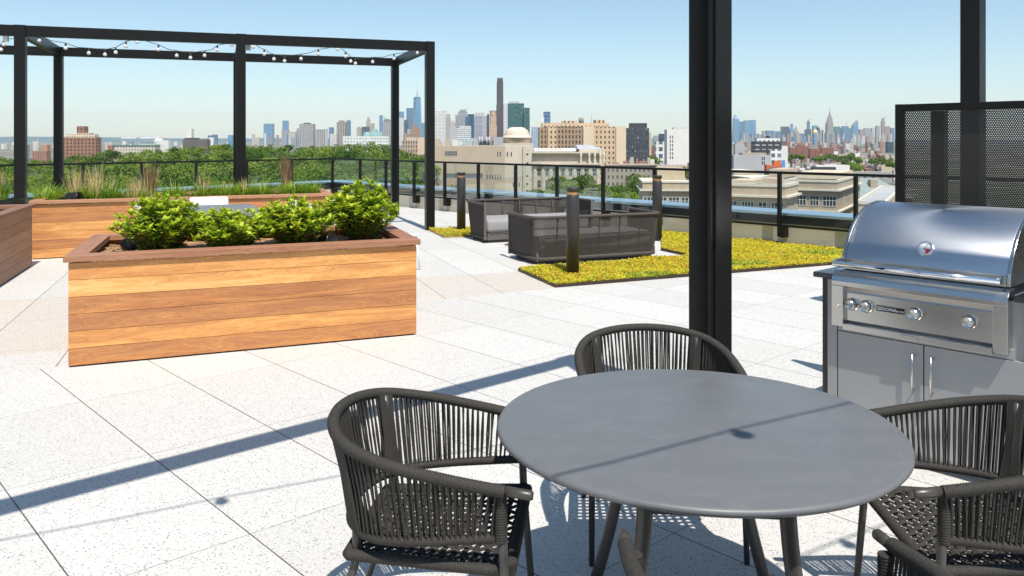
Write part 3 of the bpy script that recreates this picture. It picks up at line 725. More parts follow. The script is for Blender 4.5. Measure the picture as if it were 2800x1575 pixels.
mb=MB(); prof=[(.045,.928),(.045,.940),(.052,.985),(.066,1.015),(.082,1.045),(.112,1.092),(.150,1.138),(.192,1.175),(.236,1.203),(.290,1.228),(.345,1.246),(.405,1.257),(.465,1.262),(.540,1.258),(.60,1.245),(.63,1.20),(.645,.928)]
mb.ext(prof,(0,0,0),d_,e,.034,.800,0,smooth=True); ho=mb.build('hood',hoodm,G,bevel=.003)
for p in ho.data.polygons: p.use_smooth=len(p.vertices)==4
mb=MB()
P2=[(p[0]-.008,p[1]+.006) for p in prof[1:]]; 
mb.ext([(p[0],p[1]) for p in P2[:-1]]+[(.65,1.2),(.65,.929),(.04,.929)],(0,0,0),d_,e,.0,0.0) if False else None
for x0,x1 in((.018,.0335),(.8005,.816)):
    mb.ext([(p[0]-.004,p[1]+.004) for p in prof[:-1]]+[(.649,.928)],(0,0,0),d_,e,x0,x1)
mb.build('hood_end_cap',steel,G,bevel=.002)
mb=MB(); mb.bx(.0345,.7995,.0385,.0445,.932,.985); mb.build('hood_lip',steel,G)
h=MB(); h.tube([(.012,-.035,.963),(.80,-.035,.963)],.0135,20); hh=h.build('hood_handle',chrome,G)
for x in(.020,.792): h=MB(); h.box((x,.003,.967),(.008,0,0),(0,.036,0),(0,0,.017)); h.build('handle_bracket',steel,hh,bevel=.004)
# thermometer
th=MB(); nrm=Vector((0,-.86,.5)).normalized(); M=nrm.to_track_quat('Z','Y').to_matrix(); c=Vector((.425,.092,1.064))
th.lathe([(.038,-.012),(.038,.010),(.034,.014),(.030,.010)],c,36,0,True,M); tb=th.build('thermometer',chrome,G)
wh=simple('dial_face',(.85,.85,.83),.3); red=simple('dial_red',(.75,.05,.06),.4); blk=simple('dial_black',(.02,.02,.02),.4)
f=MB(); f.lathe([(.0,.0085),(.0305,.0085)],c,36,0,False,M); recalc(f.build('dial',wh,tb))
f=MB()
def dial(r0,r1,a0,a1,z,k=8):
    v=[];fs=[]
    for i in range(k+1):
        a=R(a0+(a1-a0)*i/k)
        for r in(r0,r1): v.append(c+M@Vector((r*math.cos(a),r*math.sin(a),z)))
    for i in range(k): fs.append((2*i,2*i+1,2*i+3,2*i+2))
    f.add(v,fs)
M_x=M@Vector((1,0,0)); base=math.degrees(math.atan2((M@Vector((0,1,0))).x,(M_x).x)); 
def da(a): return a-base if False else a
# angle of the world +x direction inside the dial plane
ax0=math.degrees(math.atan2((M.transposed()@Vector((1,0,0))).y,(M.transposed()@Vector((1,0,0))).x))
dial(.006,.028,ax0-75,ax0-5,.0092); f.build('red_zone',red,tb)
f=MB(); dial(.0,.024,ax0+66,ax0+74,.0098,1); dial(.0,.010,ax0+244,ax0+256,.0098,1); dial(0,.004,0,360,.0102,12)
for a in range(-30,211,20): dial(.0245,.0275,ax0+a-1.5,ax0+a+1.5,.0094,1)
f.build('needle',blk,tb)
# knobs
for x in(.100,.174,.415,.659):
    k=MB(); Mk=Vector((0,-1,0)).to_track_quat('Z','Y').to_matrix(); c0=Vector((x,-.004,.758))
    k.lathe([(.033,0),(.033,.006),(.030,.009)],c0,32,0,True,Mk); kk=k.build('knob',chrome,G)
    k=MB(); k.lathe([(.027,.008),(.025,.012)],c0,32,0,True,Mk); k.build('knob_gasket',blackm,kk)
    k=MB(); k.lathe([(.025,.010),(.027,.014),(.025,.036),(.022,.040),(0,.034)],c0,32,0,False,Mk); k.build('knob_cap',steel,kk)
mb=MB(); mb.tube([(.031,-.029,.74),(.031,-.033,.74)],.012,16); mb.build('igniter_plate',steel,G)
# badge
mb=MB(); mb.bx(.226,.364,-.0075,-.0042,.744,.773); bd=mb.build('badge',simple('badge_black',(.012,.012,.014),.3),G,bevel=.0005)
mb=MB()
for a in((.224,.366,.7425,.7445),(.224,.366,.7728,.7748)): mb.bx(a[0],a[1],-.0082,-.0043,a[2],a[3])
for a in((.2235,.2258),(.3642,.3662)): mb.bx(a[0],a[1],-.0082,-.0043,.7446,.7727)
mb.build('badge_rim',steel,bd)
def text(s,x,z,size,parent,m,sx=1.0,y=-.0078):
    cu=bpy.data.curves.new('lettering','FONT'); cu.body=s; cu.size=size; cu.extrude=.0003; cu.offset=.0003
    o=bpy.data.objects.new('lettering',cu); col().link(o); bpy.context.view_layer.update()
    me=bpy.data.meshes.new_from_object(o.evaluated_get(bpy.context.evaluated_depsgraph_get())); bpy.data.objects.remove(o)
    o=bpy.data.objects.new('lettering',me); col().link(o); me.materials.clear(); me.materials.append(m)
    o.parent=parent; o.location=(x,y,z); o.rotation_euler=(R(90),0,0); o.scale=(sx,1,1); return o
lw=simple('lettering_white',(.82,.83,.84),.4)
text('SEDONA',.229,.7508,.0225,bd,lw,1.08); text('BY LYNX',.325,.7515,.0095,bd,lw,.92)
# ------------------------------------------------------------ round table
TC=Vector((.562,2.552,0)); TT=thing('round_table','round grey metal table in the foreground with four curved legs','table',TC)
def tabm():
    m,n,b,o=mat('table_grey'); P=objc(n)
    sc1=noise(n,mapping(n,P,scale=(1,9,1),rot=(0,0,.5)),2.2,5,.65)
    base=ramp(n,sc1,[(.3,(.118,.121,.125)),(.7,(.132,.135,.139))])
    s=N(n,'SeparateXYZ'); n.links.new(P,s.inputs[0])
    rr=math_(n,'SQRT',math_(n,'ADD',math_(n,'MULTIPLY',s.outputs[0],s.outputs[0]),math_(n,'MULTIPLY',s.outputs[1],s.outputs[1])))
    cbn=N(n,'CombineXYZ'); n.links.new(math_(n,'MULTIPLY',rr,55.0),cbn.inputs[0]); n.links.new(math_(n,'ARCTAN2',s.outputs[1],s.outputs[0]),cbn.inputs[1])
    arc=noise(n,cbn.outputs[0],1.0,3,.6); patch=noise(n,P,3.0,3)
    base=mixc(n,math_(n,'MULTIPLY',math_(n,'MULTIPLY',math_(n,'GREATER_THAN',arc,.60),math_(n,'GREATER_THAN',patch,.50)),.05),base,(.26,.265,.27))
    vo=N(n,'TexVoronoi'); vo.inputs['Scale'].default_value=26; n.links.new(P,vo.inputs['Vector'])
    base=mixc(n,math_(n,'MULTIPLY',math_(n,'LESS_THAN',vo.outputs['Distance'],.03),.45),base,(.6,.6,.58))
    dust=noise(n,P,7,6,.75); base=mixc(n,ramp(n,dust,[(.5,0.0),(.8,.22)]),base,(.24,.235,.225)); setc(n,b,base)
    b.inputs['Roughness'].default_value=.42; n.links.new(ramp(n,noise(n,P,4,5,.6),[(.3,.36),(.7,.52)]),b.inputs['Roughness'])
    bump(n,noise(n,P,1400,2),b,.12,.001); return m
tabt=tabm(); tabl=simple('table_leg_grey',(.06,.055,.05),.38,.2,.1,20,.05,900)
mb=MB(); Rt=.608; mb.lathe([(0,.736),(Rt-.012,.736),(Rt-.004,.7335),(Rt,.727),(Rt-.001,.720),(Rt-.008,.7135),(Rt-.03,.711),(Rt-.05,.7105),(0,.7105)],n=160); top=mb.build('tabletop',tabt,TT); recalc(top)
for sy in(-1,1): mb=MB(); mb.bx(-.165,.165,sy*.455-.012,sy*.455+.012,.655,.7095); mb.build('apron_rail',tabl,TT,bevel=.003)
for sx in(-1,1): mb=MB(); mb.bx(sx*.165-.012,sx*.165+.012,-.442,.442,.665,.7095); mb.build('apron_rail',tabl,TT,bevel=.003)
for sx in(-1,1):
    for sy in(-1,1):
        pts=[Vector((sx*(.175+.13*(k/12)**1.6),sy*(.455+.0*k),.71*(1-k/12))) for k in range(13)]
        mb=MB(); mb.tube(pts,.0215,16); mb.build('leg',tabl,TT)
TT.rotation_euler=(0,0,R(-6))
# ------------------------------------------------------------ rope armchairs
def ropem():
    m,n,b,o=mat('charcoal_rope'); P=objc(n)
    f=noise(n,P,260,2,.6)
    setc(n,b,ramp(n,f,[(.3,(.013,.0115,.009)),(.7,(.042,.037,.030))])); b.inputs['Roughness'].default_value=.8; bump(n,f,b,.5,.001); return m
rope=ropem()
def spl(P,n):
    P=[Vector(p) for p in P]; out=[]
    Q=[P[0]*2-P[1]]+P+[P[-1]*2-P[-2]]
    for i in range(1,len(Q)-2):
        for k in range(n):
            t=k/n; a,b,c,d=Q[i-1],Q[i],Q[i+1],Q[i+2]
            out.append(.5*((2*b)+(c-a)*t+(2*a-5*b+4*c-d)*t*t+(3*b-a-3*c+d)*t**3))
    out.append(P[-1]); return out
def resamp(P,step):
    L=[0]
    for i in range(1,len(P)): L.append(L[-1]+(P[i]-P[i-1]).length)
    n=max(2,round(L[-1]/step)); out=[]; j=0
    for k in range(n+1):
        s=L[-1]*k/n
        while j<len(L)-2 and L[j+1]<s: j+=1
        t=(s-L[j])/max(1e-9,L[j+1]-L[j]); out.append(P[j].lerp(P[j+1],t))
    return out
def wrapped(mb,P,r,pitch=.0072,amp=.0014,n=10):
    Q=resamp(P,pitch/3); mb.tube(Q,[r+(amp if k%3==1 else (0 if k%3==0 else 0)) -(0 if k%3 else amp*.6) for k in range(len(Q))],n)
def chair_proto():
    t=thing('rope_armchair','x','armchair',(0,0,0))
    half_top=[(.292,.305,.648),(.297,.20,.662),(.302,.05,.688),(.290,-.10,.715),(.235,-.225,.742),(.13,-.295,.760),(0,-.318,.766)]
    topc=spl(half_top+[(-x,y,z) for x,y,z in half_top[::-1][1:]],10)
    half_bot=[(.268,.205,.520),(.270,.10,.510),(.268,-.03,.498),(.240,-.15,.490),(.165,-.225,.490),(.08,-.255,.494),(0,-.262,.498)]
    botc=spl(half_bot+[(-x,y,z) for x,y,z in half_bot[::-1][1:]],10)
    # bare metal tips and legs
    for s in(1,-1):
        mb=MB(); mb.tube([(s*.2925,.225,.6586),(s*.2925,.292,.6498),(s*.292,.300,.6489)],[.0135,.0135,.010],16); mb.build('arm_tip',tabl,t)
        mb=MB(); mb.tube([(s*.280,.255,.0),(s*.276,.222,.40),(s*.276,.212,.645)],[.0105,.0125,.0125],14); fl=mb.build('front_leg',tabl,t)
        mb=MB(); wrapped(mb,spl([(s*.276,.213,.515),(s*.276,.212,.585),(s*.276,.212,.645)],6),.0165); mb.build('rope_wrapping',rope,fl)
        mb=MB(); mb.tube(spl([(s*.250,-.335,.0),(s*.215,-.235,.30),(s*.195,-.205,.46),(s*.215,-.235,.74)],6),[.0105]*6+[.0125]*13,14); mb.build('rear_leg',tabl,t)
    mb=MB(); i0=4
    tt=[p for p in topc if not(p.y>.225)]
    wrapped(mb,tt,.0165,n=12); mb.build('top_rail',rope,t)
    mb=MB(); wrapped(mb,botc,.0135,n=10); mb.build('lower_rail',rope,t)
    # vertical cords
    A=resamp(tt,.0045); B=resamp(botc,.0045)
    mb=MB(); nc=166; rnd=random.Random(4)
    for k in range(nc):
        f=(k+.5)/nc
        if k%11 in(9,): f+=.25/nc
        if k%11 in(0,): f-=.25/nc
        a=A[min(len(A)-1,int(f*(len(A)-1)))]; b=B[min(len(B)-1,int(f*(len(B)-1)))]
        o=Vector((a.x,a.y+.05,0)).normalized()*.006*(1 if k%2 else -1)
        mb.tube([a+o*1.6,a.lerp(b,.5)+o*.6,b+o*1.3],.0035,6,caps=False)
    for s in(1,-1):               # dense bundles round the rear posts
        fi=min(range(len(A)),key=lambda q:(A[q]-Vector((s*.215,-.235,.74))).length)/(len(A)-1)
        fb=min(range(len(B)),key=lambda q:(B[q]-Vector((s*.197,-.208,.49))).length)/(len(B)-1)
        for k in range(15):
            g=(k-7)/7; a=A[int((fi+g*.018)*(len(A)-1))]; b=B[int((fb+g*.022)*(len(B)-1))]; m_=Vector((s*.205,-.222,.61))
            o=Vector((a.x,a.y+.05,0)).normalized(); w=(1-abs(g)*.4)
            mb.tube([a+o*.012,(a.lerp(b,.5))*.75+m_*.25+o*.014*w,b+o*.012],.0038,6,caps=False); mb.tube([a-o*.014,(a.lerp(b,.5))*.75+m_*.25-o*.016*w,b-o*.012],.0038,6,caps=False)
    mb.build('backrest_cords',rope,t)
    # seat
    z=.425; mb=MB(); x1,y1,x0,y0=.262,.235,.215,-.225
    per=[(-x1,y1),(x1,y1),(x0,y0),(-x0,y0)]
    for i in range(4):
        a=per[i];b=per[(i+1)%4]; wrapped(mb,[Vector((a[0],a[1],z)),Vector(((a[0]+b[0])/2,(a[1]+b[1])/2,z)),Vector((b[0],b[1],z))],.0155,n=10)
    sf=mb.build('seat_frame',rope,t)
    mb=MB(); nx,ny=15,15
    def hw(y): f=(y-y0)/(y1-y0); return x0+(x1-x0)*f
    for j in range(ny):
        y=y0+(j+.5)*(y1-y0)/ny; w=hw(y)
        for sub in(-1,0,1):
            pts=[]
            for i in range(nx*2+1):
                f=i/(nx*2); x=-w+2*w*f; ph=math.sin(math.pi*(f*nx+(j%2)))
                pts.append(Vector((x,y+sub*.0058,z+.006*ph-.010*math.sin(math.pi*f))))
            mb.tube(pts,.0031,5,caps=False)
    for i in range(nx):
        fx=(i+.5)/nx*2-1
        for sub in(-1,0,1):
            pts=[]
            for j in range(ny*2+1):
                f=j/(ny*2); y=y0+(y1-y0)*f; ph=-math.sin(math.pi*(f*ny-.0+(i%2)))
                pts.append(Vector((fx*hw(y)+sub*.0056,y,z+.006*ph-.010*math.cos(fx*1.5))))
            mb.tube(pts,.0031,5,caps=False)
    mb.build('woven_seat',rope,t)
    return t
CP=chair_proto()
chairs=[((-.215,2.565),-96,'charcoal rope armchair on the left side of the round table'),((.590,3.40),181,'charcoal rope armchair behind the round table, only its back showing'),
 ((1.405,2.525),86,'charcoal rope armchair to the right of the round table, its woven seat in view'),((.575,1.71),0,'charcoal rope armchair nearest the camera, cut off by the bottom edge')]
for k,((x,y),a,lab) in enumerate(chairs):
    c=CP if k==0 else copy_tree(CP); c.location=(x,y,0); c.rotation_euler=(0,0,R(a)); c.scale=(1.05,1.02,1); c['label']=lab; c['group']='rope armchairs round the table'
# ------------------------------------------------------------ rope sofas
ropeg=simple('taupe_rope',(.062,.052,.044),.8,0,.25,60,.3,500); cush=simple('grey_cushion',(.27,.262,.255),.9,0,.08,90,.4,900); basem=simple('sofa_base',(.11,.095,.085),.6); basek=simple('sofa_plinth',(.035,.03,.03),.6)
def sofa_proto():
    W,D,Hh=1.93,.86,.63; t=thing('rope_sofa','x','sofa',(0,0,0))
    def ring(off,z,r=.16):
        hw=W/2-off; pts=[(hw,D/2+.0,z),(hw,D*.1,z),(hw,-D/2+off+r,z)]
        for a in range(0,91,15): pts.append((hw-r+r*math.cos(R(a)),-D/2+off+r-r*math.sin(R(a)),z))
        return [Vector(p) for p in pts]+[Vector((-p[0],p[1],p[2])) for p in pts[::-1]]
    top=ring(0,Hh-.02); bot=ring(.045,.075)
    mb=MB(); Q=resamp(top,.012); mb.tube(Q,.0225,10); mb.build('top_rail',ropeg,t)
    mb=MB(); mb.tube(resamp(bot,.02),.022,10); mb.build('lower_rail',ropeg,t)
    mb=MB(); n=400
    def at(P,f):
        L=[0]
        for i in range(1,len(P)): L.append(L[-1]+(P[i]-P[i-1]).length)
        s=f*L[-1]
        for i in range(len(P)-1):
            if L[i+1]>=s: return P[i].lerp(P[i+1],(s-L[i])/max(1e-9,L[i+1]-L[i]))
        return P[-1]
    for k in range(n+1):
        f=k/n; a=at(top,f); b=at(bot,f)
        mb.tube([a,b],.0033,5,caps=False)
    mb.build('cord_panel',ropeg,t)
    for x in(-.62,-.31,0,.31,.62): mb=MB(); mb.tube([(x,-D/2+.03,.60),(x,-D/2+.08,.08)],.010,8); mb.build('frame_upright',basek,t)
    for s in(1,-1): mb=MB(); mb.box((s*(W/2-.022),D/2,.345),(.018,0,0),(0,.012,0),(0,0,.29)); mb.build('arm_upright',basem,t)
    mb=MB(); mb.bx(-W/2+.07,W/2-.07,-D/2+.08,D/2-.02,.045,.155); mb.build('base',basem,t,bevel=.004)
    mb=MB(); mb.bx(-W/2+.10,W/2-.10,-D/2+.12,D/2-.05,.0,.044); mb.build('plinth',basek,t)
    mb=MB(); mb.bx(-W/2+.06,W/2-.06,-D/2+.07,D/2-.005,.16,.365); c=mb.build('seat_cushion',cush,t)
    b=c.modifiers.new('b','BEVEL'); b.width=.055; b.segments=5
    for p in c.data.polygons: p.use_smooth=True
    mb=MB(); mb.tube([(x_,D/2-.004,.168) for x_ in(-W/2+.1,0,W/2-.1)],.004,6); mb.build('piping',ropeg,c)
    return t
S=sofa_proto(); S['group']='rope sofas facing each other'
S['label']='nearer rope sofa seen from behind, between the sedum bed and the bollard'
a22=R(23.2)
uu=Vector((math.cos(a22),math.sin(a22),0)); vv=Vector((-uu.y,uu.x,0))
S.location=Vector((.30,10.62,0))+uu*.95+vv*.43; S.rotation_euler=(0,0,a22)
S2=copy_tree(S); S2['label']='farther rope sofa facing the camera with its light grey seat cushion showing'
S2.location=Vector((-.44,12.95,0))+uu*.965+vv*.43+Vector((0,0,0)); S2.rotation_euler=(0,0,a22+math.pi)
st=thing('side_table','low round dark side table between the two rope sofas','side table',Vector((.16,12.62,0)))
mb=MB(); mb.lathe([(0,0),(.16,0),(.16,.008),(.02,.014),(.02,.40),(0,.40)],n=28); mb.build('pedestal',blackm,st)
mb=MB(); mb.lathe([(0,.401),(.20,.401),(.205,.41),(.2,.42),(0,.421)],n=36); mb.build('tabletop',blackm,st)
# ------------------------------------------------------------ long grey table and white chairs behind the front planter
gt=simple('slate_top',(.17,.175,.185),.5,0,.12,5); wp=simple('white_moulded_plastic',(.82,.82,.82),.35,0,.02)
TB0=Vector((-3.97,11.12,0)); u3=Vector((.906,.423,0)).normalized(); v3=Vector((-.423,.906,0)).normalized()
lt=thing('dining_table','long grey rectangular table behind the front planter','table',TB0-v3*1.03,math.atan2(u3.y,u3.x))
mb=MB(); mb.bx(-.45,.45,-1.04,1.04,.715,.745); mb.build('tabletop',gt,lt,bevel=.002)
for x in(-.38,.38):
    for y in(-.95,.95): mb=MB(); mb.bx(x-.025,x+.025,y-.025,y+.025,0,.714); mb.build('leg',blackm,lt)
def wchair():
    t=thing('white_chair','x','chair',(0,0,0)); mb=MB()
    # seat shell
    mb.prism([(-.21,-.2),(.21,-.2),(.235,.05),(.22,.22),(-.22,.22),(-.235,.05)],.430,.452); mb.build('seat',wp,t,bevel=.008)
    mb=MB(); pr=[]; w=.255
    for i in range(9):
        x=-w+2*w*i/8; pr.append((x,-.235+.05*(x/w)**2))
    v=[];n_=9
    for z,yo in((.60,0),(.62,-.004),(.79,-.03),(.81,-.032)):
        for (x,y) in pr:
            xx=x*(.93 if z in(.60,.81) else 1); v.append((xx,y+yo,z))
    v2=[(x,y-.016,z) for x,y,z in v]
    fs=[(r*9+i,r*9+i+1,(r+1)*9+i+1,(r+1)*9+i) for r in range(3) for i in range(8)]
    k=len(v); fs2=[tuple(k+q for q in f[::-1]) for f in fs]
    edge=[i for i in range(9)]+[17,26,35]+[34-i for i in range(8)]+[18,9]
    fs3=[(edge[(i+1)%len(edge)],edge[i],k+edge[i],k+edge[(i+1)%len(edge)]) for i in range(len(edge))]
    mb.add(v+v2,fs+fs2+fs3,0,None,True); recalc(mb.build('backrest',wp,t,bevel=.004))
    for s in(1,-1):
        mb=MB(); mb.tube([(s*.2,-.20,.43),(s*.215,-.235,.62)],.011,10); mb.build('back_support',wp,t)
        mb=MB(); mb.tube([(s*.20,.18,.43),(s*.235,.22,0)],.012,10); mb.build('leg',wp,t)
        mb=MB(); mb.tube([(s*.19,-.17,.43),(s*.225,-.25,0)],.012,10); mb.build('leg',wp,t)
    return t
WCh=wchair(); cc=TB0-v3*1.03; ra_=math.atan2(u3.y,u3.x)
for k,(o,a,lab) in enumerate([(v3*1.42+u3*(-.02),180,'white chair at the far end of the long grey table'),(-u3*.70+v3*.45,-90,'white chair on the left side of the long table, nearer its far end'),(-u3*.70-v3*.40,-90,'white chair on the left side of the long table, hidden behind the leftmost bush'),
  (u3*.70+v3*.50,90,'white chair on the right side of the long table, next to its far corner'),(u3*.74-v3*.25,90,'white chair on the right side of the long table, behind the middle bushes'),(Vector((2.12,-.05,0))+u3*0,-130,'white chair standing alone behind the tallest bush')]):
    c=WCh if k==0 else copy_tree(WCh); c.location=cc+o; c.rotation_euler=(0,0,ra_+R(a)); c['label']=lab; c['group']='white plastic chairs'
# ------------------------------------------------------------ ground and far hills
GZ=-36.0
def groundm():
    m,n,b,o=mat('city_ground'); P=gpos(n)
    a=noise(n,P,.012,6,.7); c=ramp(n,a,[(.3,(.05,.09,.035)),(.5,(.10,.12,.08)),(.65,(.18,.16,.13)),(.8,(.26,.23,.20))])
    vo=N(n,'TexVoronoi'); vo.inputs['Scale'].default_value=.03; n.links.new(mapping(n,P,scale=(1,1,.01)),vo.inputs['Vector'])
    s=N(n,'SeparateColor'); n.links.new(vo.outputs['Color'],s.inputs[0])
    c=mixc(n,.45,c,ramp(n,s.outputs[0],[(0,(.05,.09,.035)),(.5,(.20,.15,.12)),(.8,(.30,.26,.24)),(1,(.45,.42,.38))]))
    setc(n,b,c); b.inputs['Roughness'].default_value=.9; return m
mb=MB(); mb.add([(-24400,-2900,GZ),(24400,-2900,GZ),(24400,24300,GZ),(-24400,24300,GZ)],[(0,1,2,3)]); tag(mb.build('ground',groundm()),kind='structure')
hillm=simple('hill_woods_haze_tint',(.04,.075,.08),.9,0,.3,.002)  # bluish base colour carries some of the distance haze
mb=MB(); rnd=random.Random(3); xs=[-24000+i*400 for i in range(121)]
hz=[max(30,88+22*math.sin(x*.00031)+10*math.sin(x*.0011+1)+4*math.sin(x*.004)-(x+9000)*.003*(x>-9000)) for x in xs]
v=[];
for i,x in enumerate(xs): v+=[(x,19500,GZ-.5),(x,20600,hz[i]),(x,23500,GZ-.5)]
f=[]
for i in range(len(xs)-1):
    a=3*i; f+=[(a,a+3,a+4,a+1),(a+1,a+4,a+5,a+2)]
mb.add(v,f,0,None,True); tag(mb.build('hills',hillm),kind='structure')
# ------------------------------------------------------------ facade materials
_fm={}
def facade(wall,win,pu=3.2,pz=3.4,fu=.5,fz=.5,roof=None,style='grid',rough=.7,metal=0,wr=.25,jit=.35):
    key=(wall,win,pu,pz,fu,fz,style,rough)
    if key in _fm: return _fm[key]
    m,n,b,o=mat('facade_%s'%style); P=objc(n); s=N(n,'SeparateXYZ'); n.links.new(P,s.inputs[0])
    nn=N(n,'Normal') if False else None
    g=N(n,'NewGeometry'); sn=N(n,'SeparateXYZ'); n.links.new(g.outputs['Normal'],sn.inputs[0])
    u=math_(n,'DIVIDE',math_(n,'ADD',s.outputs[0],math_(n,'ADD',s.outputs[1],1000*pu)),pu); z=math_(n,'DIVIDE',math_(n,'ADD',s.outputs[2],1000*pz),pz)
    cu=math_(n,'LESS_THAN',math_(n,'FRACT',u),fu); cz=math_(n,'LESS_THAN',math_(n,'FRACT',z),fz)
    if style=='vert': w=cu
    elif style=='horiz': w=cz
    else: w=math_(n,'MULTIPLY',cu,cz)
    side=math_(n,'LESS_THAN',sn.outputs[2],.5); w=math_(n,'MULTIPLY',w,side)
    cb=N(n,'CombineXYZ'); n.links.new(math_(n,'FLOOR',u),cb.inputs[0]); n.links.new(math_(n,'FLOOR',z),cb.inputs[1])
    wn=N(n,'TexWhiteNoise',noise_dimensions='2D'); n.links.new(cb.outputs[0],wn.inputs[0])
    lo=tuple(x*(1-jit) for x in win); hi=tuple(min(1,x*(1+jit)+.02) for x in win)
    wc=ramp(n,wn.outputs[0],[(0,lo),(.8,win),(1,hi)])
    wv=noise(n,P,.08,4,.6); wa=ramp(n,wv,[(.3,tuple(x*.86 for x in wall)),(.7,tuple(min(1,x*1.1) for x in wall))])
    rf=roof or (.38,.36,.34)
    c=mixc(n,w,wa,wc); c=mixc(n,side,rf,c)
    setc(n,b,c); n.links.new(ramp(n,w,[(0,rough),(1,wr)]),b.inputs['Roughness']); b.inputs['Metallic'].default_value=metal
    _fm[key]=m; return m
def solid(parts_,name,lab,cat,O,rz,group=None,parent_parts=None):
    """parts_: list of (part_name, [boxes or (poly,z0,z1)], material)"""
    if len(parts_)==1:
        pn,sh,m=parts_[0]; mb=MB()
        for s in sh:
            if len(s)==6: mb.bx(*s)
            else: mb.prism(*s)
        o=mb.build(name,m); o.location=O; o.rotation_euler=(0,0,rz); return tag(o,lab,cat,group)
    t=thing(name,lab,cat,O,rz,group)
    for pn,sh,m in parts_:
        mb=MB()
        for s in sh:
            if len(s)==6: mb.bx(*s)
            else: mb.prism(*s)
        mb.build(pn,m,t)
    return t
def base(px0,px1,Y,z=GZ): return Vector(((XA(px0,Y)+XA(px1,Y))/2,Y,z))
def W_(px0,px1,Y): return (px1-px0)/F*Y
def Z_(py,Y): return ZA(py,Y)-GZ
def tower(lab,px0,px1,py,Y,m,depth=.8,rz=0,tops=(),name='tower',cat='skyscraper',group=None):
    w=W_(px0,px1,Y)/(math.cos(rz)+depth*abs(math.sin(rz)))*.995; d=w*depth; h=Z_(py,Y); O=base(px0,px1,Y); O.y+=d/2
    ps=[('body',[(-w/2,w/2,-d/2,d/2,0,h)],m)]
    for k,(a,b,pt,mm) in enumerate(tops):       # a,b in px; pt top py
        xa=(a-(px0+px1)/2)/F*Y; xb=(b-(px0+px1)/2)/F*Y
        h0=h+.02 if k==0 else Z_(tops[k-1][2],Y)+.02
        ps.append(('rooftop_block',[(xa,xb,-d*.35,d*.35,h0,Z_(pt,Y))],mm or m))
    return solid(ps,name,lab,cat,O,rz,group)
c_=lambda *a: a
stone=facade((.46,.39,.31),(.10,.10,.11),3.5,3.6,.45,.5); stone2=facade((.52,.46,.40),(.16,.16,.17),4,4,.4,.5)
brick=facade((.28,.12,.075),(.05,.05,.055),3.2,3.1,.42,.5); brickp=facade((.34,.17,.12),(.10,.08,.08),4,3.2,.45,.45)
bglass=facade((.16,.30,.44),(.10,.22,.36),6,12,.8,.7,rough=.35); bglass2=facade((.13,.22,.34),(.07,.13,.22),5,8,.75,.6,rough=.35)
dglass=facade((.055,.085,.13),(.03,.05,.08),5,7,.7,.6,rough=.3); tglass=facade((.10,.22,.25),(.05,.12,.14),5,6,.7,.6,rough=.35)
white=facade((.66,.65,.63),(.10,.10,.11),4,3.6,.45,.45); plainw=simple('white_render',(.66,.65,.62),.8,0,.08,.05); greyf=facade((.34,.34,.35),(.10,.11,.13),4,3.6,.5,.5)
stripe=facade((.47,.40,.33),(.12,.11,.11),6,3,.5,.5,style='vert'); gstripe=facade((.38,.36,.35),(.22,.22,.23),7,3,.4,.5,style='vert')
wgrid=facade((.68,.67,.65),(.13,.15,.17),4.6,5,.62,.62); pink=facade((.36,.25,.22),(.13,.10,.10),5,4.5,.5,.5)
plaing=simple('grey_render',(.40,.40,.41),.8,0,.1,.05); plainb=simple('tan_render',(.50,.41,.31),.8,0,.08,.05); darkp=simple('dark_cladding',(.05,.052,.06),.5,0,.2,.05)
# --- lower Manhattan and downtown Brooklyn
DM=7200
tower('pale blue glass tower with a tapered stepped top at the left of the skyline',720.5,745,338,DM,bglass,tops=())
tower('slim blue tower with a taller upper half beside a pale block',770,788,355,DM,greyf,tops=((771.5,786.5,329.8,bglass),))
tower('low rounded stone tower right of the slim blue tower',789,808,360,6000,stone2)
tower('narrow grey tower between the stone tower and the broad beige slab',811,818,351,6000,greyf)
tower('broad beige-grey slab with vertical bands and a dark roof block',818,855.6,338.5,3600,gstripe,tops=((829,844,335.5,darkp),))
tower('pale grey slab with fine vertical ribs under the skyline',863,888,353.5,3300,gstripe); tower('plain grey block joined to the right of the ribbed slab',888.5,896,352,3300,plaing)
tower('small dark blue block with a banded top',899.5,911.5,348,6500,bglass2)
tower('low white building with a hipped brown roof among the treetops',902,921,366,1500,facade((.6,.58,.55),(.14,.14,.15),3.4,3.8,.4,.5))
tower('tan tower with dark vertical window strips and a small crown',920.5,945,334,3000,stripe,tops=((926,939,329,stripe),))
tower('slim slate blue tower right of the striped tan tower',947,958,329,6800,bglass2)
tower('beige domed low tower before the dark block',975,987,350,3500,stone,tops=((978,984,346.5,stone),))
tower('squat dark glass block in the middle of the far skyline',989,1009.5,346.5,6500,dglass)
tower('stepped stone tower with a tall narrow crown',1001,1021,337,6800,stone,tops=((1001.5,1010,327,stone),(1003.5,1008,321,stone)))
tower('low pale green glass museum-like block above the treetops',994,1045,361,1600,facade((.42,.60,.56),(.30,.50,.48),6,5,.8,.8,rough=.4),depth=.3,tops=((1018,1030,353,facade((.42,.60,.56),(.30,.50,.48),6,5,.8,.8,rough=.4)),))
tower('long white low building with railed roof terraces above the treetops',938,1063,372,1400,facade((.62,.64,.61),(.30,.36,.34),5,5,.6,.4),depth=.1)
tower('slim blue glass tower with a sharp top',1036,1047,315,7000,bglass,rz=.15)
